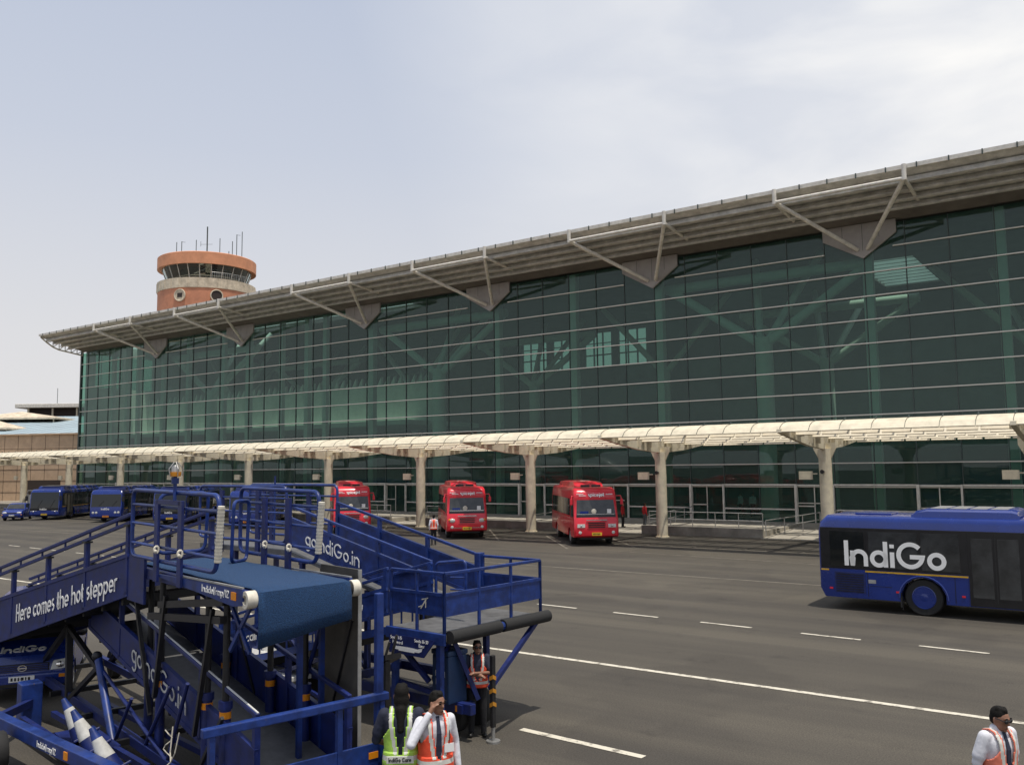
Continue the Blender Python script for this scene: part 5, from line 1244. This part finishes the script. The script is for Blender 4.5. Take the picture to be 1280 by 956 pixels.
# ------------------------------------------------------------------ people
def person(label, loc, rz, h=1.70, arms=None, legs=None, shirt=SHIRTW, trou=TROU, sleeve='long', vest=None, vox=.013, head_yaw=0, head_pitch=0, hairm=HAIR, glasses=False, tie=False, card=False, cap=None, lean=0., group=None, back_v=False, scarf=False, marks=False):
    t = thing('person', label, 'person', loc, R(rz), group); k = h / 1.72
    S = lambda p: V(p) * k
    sh = {-1: V((lean * .5, -.185, 1.42)), 1: V((lean * .5, .185, 1.42))}
    A = arms or {}
    dflt = {s: (V((-.02, s * .235, 1.13)), V((.06, s * .225, .87))) for s in (-1, 1)}
    arm = {s: tuple(V(p) for p in A[s]) if s in A else dflt[s] for s in (-1, 1)}
    Lg = legs or {}
    leg = {s: Lg.get(s, (V((.02, s * .105, .50)), V((-.02, s * .115, .085)))) for s in (-1, 1)}
    Hc = V((.015 + lean, 0, 1.605)); nb = V((lean * .8, 0, 1.50))
    M_ = Matrix.Rotation(R(head_yaw), 3, 'Z') @ Matrix.Rotation(R(head_pitch), 3, 'Y')
    Hd = lambda x, y, z: S(nb + M_ @ (V((x + .015, y, z)) + V((lean * .2, 0, 1.605)) - V((0, 0, 1.50)) ))
    def hsphere(b, c, r, n=14, m=10):
        o = len(b.v); b.sphere((0, 0, 0), r, n, m)
        for i in range(o, len(b.v)): v = V(b.v[i]); b.v[i] = tuple(Hd(c[0] + v.x, c[1] + v.y, c[2] + v.z))
    # body: one continuous surface
    b = MB()
    b.cap(S((lean * .3, 0, 1.0)), S((lean * .5, 0, 1.32)), .10 * k, .12 * k); b.cap(S(sh[-1]), S(sh[1]), .05 * k, .05 * k)
    b.cap(S(nb - V((0, 0, .08))), Hd(-.01, 0, -.07), .056 * k, .052 * k)
    hsphere(b, (0, 0, .012), (.098, .078, .108)); hsphere(b, (.028, 0, -.055), (.066, .058, .066)); hsphere(b, (.098, 0, -.012), (.022, .014, .022), 8, 6)
    hsphere(b, (.075, 0, .04), (.028, .05, .014), 8, 6); hsphere(b, (.085, 0, -.062), (.014, .026, .013), 8, 6); hsphere(b, (.078, 0, -.098), (.02, .024, .018), 8, 6)
    for s in (-1, 1): hsphere(b, (-.008, s * .08, -.005), (.022, .011, .032), 8, 6)
    for s in (-1, 1):
        e, w = arm[s]
        b.cap(S(sh[s]), S(e), .045 * k, .04 * k); b.cap(S(e), S(w), .039 * k, .027 * k)
        d = (w - e).normalized(); side = d.cross(V((1, 0, 0)) if abs(d.x) < .8 else V((0, 0, 1))).normalized(); up_ = side.cross(d)
        pc = w + d * .05; b.cap(S(w), S(pc + d * .02), .027 * k, .032 * k)
        for q_, (off, ln) in enumerate(((-.030, .062), (-.010, .075), (.011, .07), (.030, .055))):
            r0 = pc + d * .025 + up_ * off; m0 = r0 + d * ln * .55 + side * (-.006 * s); b.cap(S(r0), S(m0), .0105 * k, .0095 * k, 7); b.cap(S(m0), S(m0 + d * ln * .4 + side * (-.022 * s)), .0095 * k, .0075 * k, 7)
        tb = w + d * .03 + up_ * -.028; b.cap(S(tb), S(tb + d * .035 + up_ * -.022), .0125 * k, .010 * k, 7); b.cap(S(tb + d * .035 + up_ * -.022), S(tb + d * .062 + up_ * -.02), .010 * k, .008 * k, 7)
        kn, an = leg[s]; hp = V((lean * .1, s * .09, .93))
        b.cap(S(hp), S(kn), .075 * k, .048 * k); b.cap(S(kn), S(an), .048 * k, .036 * k); b.cap(S(hp), S((lean * .3, 0, 1.05)), .08 * k, .09 * k)
    b.build('body', SKIN, t, remesh=vox * k * .72)
    # face details
    b = MB()
    for s in (-1, 1): hsphere(b, (.086, s * .034, .022), (.012, .016, .009), 8, 6)
    hsphere(b, (.096, 0, -.066), (.006, .024, .005), 8, 5); 
    for s in (-1, 1): hsphere(b, (.092, s * .036, .048), (.01, .024, .006), 8, 5)
    b.build('eyes_and_brows', hairm, t)
    if glasses:
        b = MB()
        for s in (-1, 1): hsphere(b, (.098, s * .036, .018), (.012, .033, .024), 12, 8)
        hsphere(b, (.105, 0, .026), (.008, .02, .006), 8, 5)
        for s in (-1, 1): b.tube(Hd(.092, s * .068, .024), Hd(-.01, s * .085, .022), .005 * k, n=6)
        b.build('sunglasses', BLACKM, t, smooth=True)
    b = MB(); hsphere(b, (-.018, 0, .050), (.094, .083, .088)); hsphere(b, (-.042, 0, -.0), (.066, .081, .08)); [hsphere(b, (.01 + .03 * math.cos(q_ * 1.7), .045 * math.sin(q_ * 2.3), .105 + .008 * math.sin(q_)), (.03, .026, .03), 8, 6) for q_ in range(9)]
    if scarf: hsphere(b, (-.03, 0, -.03), (.085, .088, .11)); b.cap(S((-.06, 0, 1.48)), S((-.11, .0, 1.28)), .065 * k, .04 * k)
    b.build('hair', hairm, t, remesh=.010 * k)
    # trousers and shoes
    b = MB()
    for s in (-1, 1):
        kn, an = leg[s]; hp = V((lean * .1, s * .085, .93)); b.cap(S(hp), S(kn), .098 * k, .07 * k); b.cap(S(kn), S(an + V((0, 0, -.02))), .07 * k, .056 * k)
    b.cap(S((lean * .15, -.06, .97)), S((lean * .15, .06, .97)), .105 * k, .105 * k); b.build('trousers', trou, t, remesh=vox * k)
    for s in (-1, 1):
        an = leg[s][1]; b = MB(); b.cap(S(an + V((-.03, 0, -.035))), S(an + V((.13, s * .02, -.045))), .046 * k, .037 * k); b.build('shoe', SHOE, t, smooth=True)
    # shirt
    b = MB()
    secs = [(.93, .115, .165), (1.05, .11, .155), (1.18, .115, .165), (1.30, .125, .182), (1.38, .115, .19), (1.44, .085, .16), (1.485, .06, .085)]
    def sec(z, th, g=0.):
        for (z0, a0, b0), (z1, a1, b1) in zip(secs, secs[1:]):
            if z <= z1 + 1e-6: f_ = (z - z0) / (z1 - z0); rx, ry = a0 + (a1 - a0) * f_, b0 + (b1 - b0) * f_; break
        c, s = math.cos(th), math.sin(th); e = 2 / 2.6
        return V((lean * (.3 + .5 * (z - 1) / .5) + (rx + g) * abs(c) ** e * (1 if c > 0 else -1), (ry + g) * abs(s) ** e * (1 if s > 0 else -1), z))
    b.loft([[S(sec(z, 2 * PI * i / 24)) for i in range(24)] for z, _, _ in secs])
    for s in (-1, 1):
        e, w = arm[s]; b.cap(S(sh[s] - V((0, s * .01, .01))), S(e), .066 * k, .056 * k)
        if sleeve == 'long': b.cap(S(e), S(w - (w - e).normalized() * .02), .054 * k, .04 * k)
        else: b.cap(S(sh[s]), S(sh[s] + (e - sh[s]) * .72), .072 * k, .074 * k)
    b.cap(S(V((lean * .8, -.03, 1.49))), S(V((lean * .8, .03, 1.49))), .058 * k, .058 * k)
    b.build('shirt', shirt, t, remesh=vox * k * .9)
    if tie:
        b = MB(); zz = [1.475, 1.44, 1.3, 1.1, 1.0]; wd = [.02, .018, .026, .034, .005]
        pts = [(S(sec(z, 0, .016) + V((0, -w_, 0))), S(sec(z, 0, .016) + V((0, w_, 0)))) for z, w_ in zip(zz, wd)]
        b.add([p for q_ in pts for p in q_], [(2 * i, 2 * i + 1, 2 * i + 3, 2 * i + 2) for i in range(4)]); b.build('tie', SHIRTB, t, solid=.008)
    if vest:
        m1 = vest; b = MB(); zz = [.90, .93, .965, .99, 1.015, 1.03] + [1.03 + .0133 * i for i in range(1, 33)]; N = 96
        grid = [[S(sec(max(z, .93), 2 * PI * i / N, .026 + (.012 if z < 1.05 else 0)) + V((0, 0, z - max(z, .93)))) for i in range(N)] for z in zz]
        vs = [p for r_ in grid for p in r_]; F0, F1 = [], []
        for a in range(len(zz) - 1):
            for i in range(N):
                j = (i + 1) % N; pm_ = (grid[a][i] + grid[a + 1][j]) / 2 / k; ay = abs(pm_.y); zc = (zz[a] + zz[a + 1]) / 2; front = math.cos(2 * PI * (i + .5) / N) > 0
                gap = (.012 if not front else .02) + max(0, zc - 1.0) * (.17 if (front or back_v) else .0); out_ = .125 + max(0, 1.30 - zc) * .6
                if zc > 1.03:
                    if (front or back_v) and ay < min(gap, .075): continue
                    if ay > out_: continue
                elif front and ay < .012: continue
                q4 = (a * N + i, a * N + j, (a + 1) * N + j, (a + 1) * N + i)
                cs = min(gap, .075) + .034 if (front or back_v) else .09
                sil = (zc > 1.03 and abs(ay - cs) < .019) or (.965 < zc < 1.015)
                (F1 if sil else F0).append(q4)
        b.cur = 0; b.add(vs, F0); b.cur = 1; o2 = len(b.v) - len(vs); 
        for q4 in F1: b.f.append(list(q4)); b.m.append(1)
        for s in (-1, 1):
            for yy, w_, mi in ((.100, .026, 0), (.100, .012, 1)):
                g = .0 if mi == 0 else .004; b.cur = mi
                pr = []
                for th, z in ((0, 1.43), (0, 1.46), (PI, 1.46), (PI, 1.43)):
                    x = (.088 if th == 0 else -.088) + lean * .75; pr.append((x, z))
                P4 = [(.105, 1.415), (.07, 1.478), (0, 1.497), (-.07, 1.478), (-.105, 1.415)]
                row = [(S((x + lean * .75, s * yy - w_, z + g)), S((x + lean * .75, s * yy + w_, z + g))) for x, z in P4]
                b.add([p for q_ in row for p in q_], [(2 * i, 2 * i + 1, 2 * i + 3, 2 * i + 2) for i in range(4)])
        b.build('hi_vis_vest', [m1, VSIL], t, smooth=True, solid=.010)
    if card:
        b = MB(); c = S(sec(1.14, .45, .052)); b.box(c.x - .004, c.x + .004, c.y - .055, c.y + .055, c.z - .045, c.z + .045); b.build('name_card', WHITE, t)
        b = MB(); b.pipe([S(sec(1.45, .5, .02)), S(sec(1.3, .5, .035)), c + V((0, 0, .045))], .005, 5); b.build('lanyard', BLACKM, t)
    if marks:
        b = MB(); c = S((-.172, 0, .99)); b.box(c.x - .012, c.x, -.15, .15, c.z - .04, c.z + .04); bk = b.build('back_label', VSIL, t, bevel=.01)
        lettering('IndiGo Care', (c.x - .013, .125, c.z - .02), (0, -1, 0), (0, 0, 1), .045, bk, w=.16, m=BLACKM, width=.25)
    return t

person('man in white shirt and orange vest shading his eyes beside the man in lime vest', (-6.58, 7.62, 0), -30, 1.70, arms={-1: ((.12, -.32, 1.22), (.10, -.10, 1.52)), 1: ((-.04, .25, 1.14), (.02, .27, .87))}, vest=VORG, tie=True, card=True, head_yaw=25, head_pitch=8, vox=.012)
person('person in lime vest seen from behind, black hair, beside the man shading his eyes', (-6.92, 7.44, 0), 128, 1.76, arms={1: ((.05, .28, 1.14), (.2, .2, 1.05)), -1: ((.02, -.25, 1.14), (.12, -.18, .95))}, shirt=SHIRTB, sleeve='short', vest=VLIME, back_v=True, scarf=True, vox=.012, marks=True)
person('worker in orange vest with arms crossed below the black bumper of the far ramp landing', (-8.73, 11.13, 0), -50, 1.45, arms={-1: ((.08, -.25, 1.16), (.22, .02, 1.14)), 1: ((.1, .25, 1.16), (.24, -.02, 1.19))}, shirt=SHIRTB, sleeve='short', vest=VORG, glasses=True, head_yaw=12, vox=.013, trou=TROU)
person('man in white shirt and sunglasses looking down at the bottom right corner', (-1.40, 10.58, 0), -34, 1.64, arms={-1: ((-.06, -.25, 1.14), (.02, -.24, .88))}, sleeve='short', vest=VPINK, tie=True, glasses=True, head_yaw=10, head_pitch=14, vox=.011)
person('man in white and orange vest walking away, left of the middle red bus', (-31.5, 36.4, 0), 135, 1.62, legs={-1: (V((.08, -.1, .5)), V((.06, -.1, .085))), 1: (V((.0, .1, .5)), V((-.12, .11, .1)))}, shirt=SHIRTW, vest=VORG, vox=.02)
person('man in red jacket waiting on the walkway ramp beside the right red bus', (-26.6, 51.8, .16), 60, 1.55, shirt=SHIRTR, trou=JEAN, vox=.022)
person('person in dark red top half hidden by the right red bus', (-27.9, 51.2, .14), 10, 1.62, shirt=SHIRTR, trou=TROU, vox=.022)
person('man in white shirt and black trousers on the walkway ramp near the red jackets', (-25.9, 52.6, .2), 160, 1.62, shirt=SHIRTW, trou=TROU, vox=.022)
person('person standing behind the blue bus, only the head showing over its roof', (-12.57, 46.2, 0), -60, 1.74, shirt=SHIRTW, vox=.022)
person('left one of two people in white shirts inside the glass hall', (-23.8, 61.5, PZ), -120, 1.70, shirt=SHIRTW, vox=.025, group='people in white inside the glass hall')
person('right one of two people in white shirts inside the glass hall', (-23.0, 61.8, PZ), -80, 1.68, shirt=SHIRTW, vox=.025, group='people in white inside the glass hall')
# ------------------------------------------------------------------ camera, sky, sun
f_px = 1087.; yaw, pitch, roll = 0.622606, math.atan(105 / 1087.), .0113
h = V((-math.sin(yaw), math.cos(yaw), 0)); up = V((0, 0, 1)); rt = V((math.cos(yaw), math.sin(yaw), 0))
F = h * math.cos(pitch) + up * math.sin(pitch); D = -(up * math.cos(pitch) - h * math.sin(pitch))
c_, s_ = math.cos(roll), math.sin(roll)
R2 = rt * c_ + D * s_; D2 = -rt * s_ + D * c_
cam = bpy.data.cameras.new('camera'); co = bpy.data.objects.new('camera', cam); COL.objects.link(co)
mw = Matrix((( R2.x, -D2.x, -F.x, 0), (R2.y, -D2.y, -F.y, 0), (R2.z, -D2.z, -F.z, 4.2), (0, 0, 0, 1))); co.matrix_world = mw
cam.sensor_fit = 'HORIZONTAL'; cam.sensor_width = 36; cam.lens = 36 * f_px / 1280; cam.clip_end = 6000; cam.clip_start = .05
SC.camera = co
SUN_TO = V((.22, -.10, 1)).normalized()     # direction towards the sun
el = math.asin(SUN_TO.z); az = math.atan2(SUN_TO.x, SUN_TO.y)
sl = bpy.data.lights.new('sun', 'SUN'); so = bpy.data.objects.new('sun', sl); COL.objects.link(so)
sl.energy = 3.5; sl.angle = R(.53); sl.color = (1, .93, .82)
so.rotation_euler = SUN_TO.to_track_quat('Z', 'Y').to_euler()
w = bpy.data.worlds.new('World'); SC.world = w; w.use_nodes = True; nt = w.node_tree; L = nt.links
bg = nt.nodes['Background']; bg.inputs['Strength'].default_value = .1
sk = nt.nodes.new('ShaderNodeTexSky'); sk.sky_type = 'NISHITA'; sk.sun_disc = False; sk.sun_elevation = el; sk.sun_rotation = az
sk.air_density = 1.2; sk.dust_density = 4.0; sk.ozone_density = 1.0; sk.altitude = 200
tc = nt.nodes.new('ShaderNodeTexCoord'); sep = nt.nodes.new('ShaderNodeSeparateXYZ'); L.new(tc.outputs['Generated'], sep.inputs[0])
# milky haze low down, thin high cloud above
def mixc(a, bcol, fac):
    mx = nt.nodes.new('ShaderNodeMix'); mx.data_type = 'RGBA'
    if hasattr(a, 'is_linked'): L.new(a, mx.inputs[6])
    mx.inputs[7].default_value = (*bcol, 1); L.new(fac, mx.inputs['Factor']); return mx.outputs[2]
def rampv(src, pts):
    r = nt.nodes.new('ShaderNodeValToRGB'); e = r.color_ramp.elements
    while len(e) < len(pts): e.new(.5)
    for k, (p, v) in enumerate(pts): e[k].position = p; e[k].color = (v, v, v, 1)
    L.new(src, r.inputs['Fac']); return r.outputs['Color']
c0 = mixc(sk.outputs[0], (5.7, 6.45, 8.1), rampv(sep.outputs['Z'], [(0, .9), (.3, .8), (1, .55)]))
c1 = mixc(c0, (7.9, 7.7, 7.55), rampv(sep.outputs['Z'], [(0, .95), (.14, .75), (.34, .30), (.6, .05)]))
# cloud veil, denser towards +Y
mp = nt.nodes.new('ShaderNodeMapping'); mp.inputs['Scale'].default_value = (2.6, 1.3, 6.0); mp.inputs['Location'].default_value = (.35, .2, .0); mp.inputs['Rotation'].default_value = (0, R(20), R(25)); L.new(tc.outputs['Generated'], mp.inputs['Vector'])
nz = nt.nodes.new('ShaderNodeTexNoise'); nz.inputs['Scale'].default_value = 1.6; nz.inputs['Detail'].default_value = 7; nz.inputs['Roughness'].default_value = .48; nz.inputs['Distortion'].default_value = .4
L.new(mp.outputs[0], nz.inputs['Vector'])
dotp = nt.nodes.new('ShaderNodeVectorMath'); dotp.operation = 'DOT_PRODUCT'; dotp.inputs[1].default_value = V((.22, .85, .48)).normalized(); L.new(tc.outputs['Generated'], dotp.inputs[0])
glow = rampv(dotp.outputs['Value'], [(.60, 0), (.78, .38), (.93, .9), (1, 1)])
cl = rampv(nz.outputs['Fac'], [(.36, 0), (.78, .9)])
ad = nt.nodes.new('ShaderNodeMath'); ad.operation = 'MULTIPLY_ADD'; ad.use_clamp = True
L.new(glow, ad.inputs[0]); L.new(cl, ad.inputs[1]); 
g2 = nt.nodes.new('ShaderNodeMath'); g2.operation = 'MULTIPLY'; g2.inputs[1].default_value = .42; L.new(glow, g2.inputs[0]); L.new(g2.outputs[0], ad.inputs[2])
c2 = mixc(c1, (10.6, 10.4, 10.0), ad.outputs[0])
L.new(c2, bg.inputs['Color'])
vs = SC.view_settings; vs.view_transform = 'Standard'; vs.look = 'None'; vs.exposure = 0; vs.gamma = 1; vs.use_curve_mapping = False
SC.cycles.max_bounces = 8; SC.cycles.transparent_max_bounces = 16; SC.cycles.caustics_reflective = False; SC.cycles.caustics_refractive = False
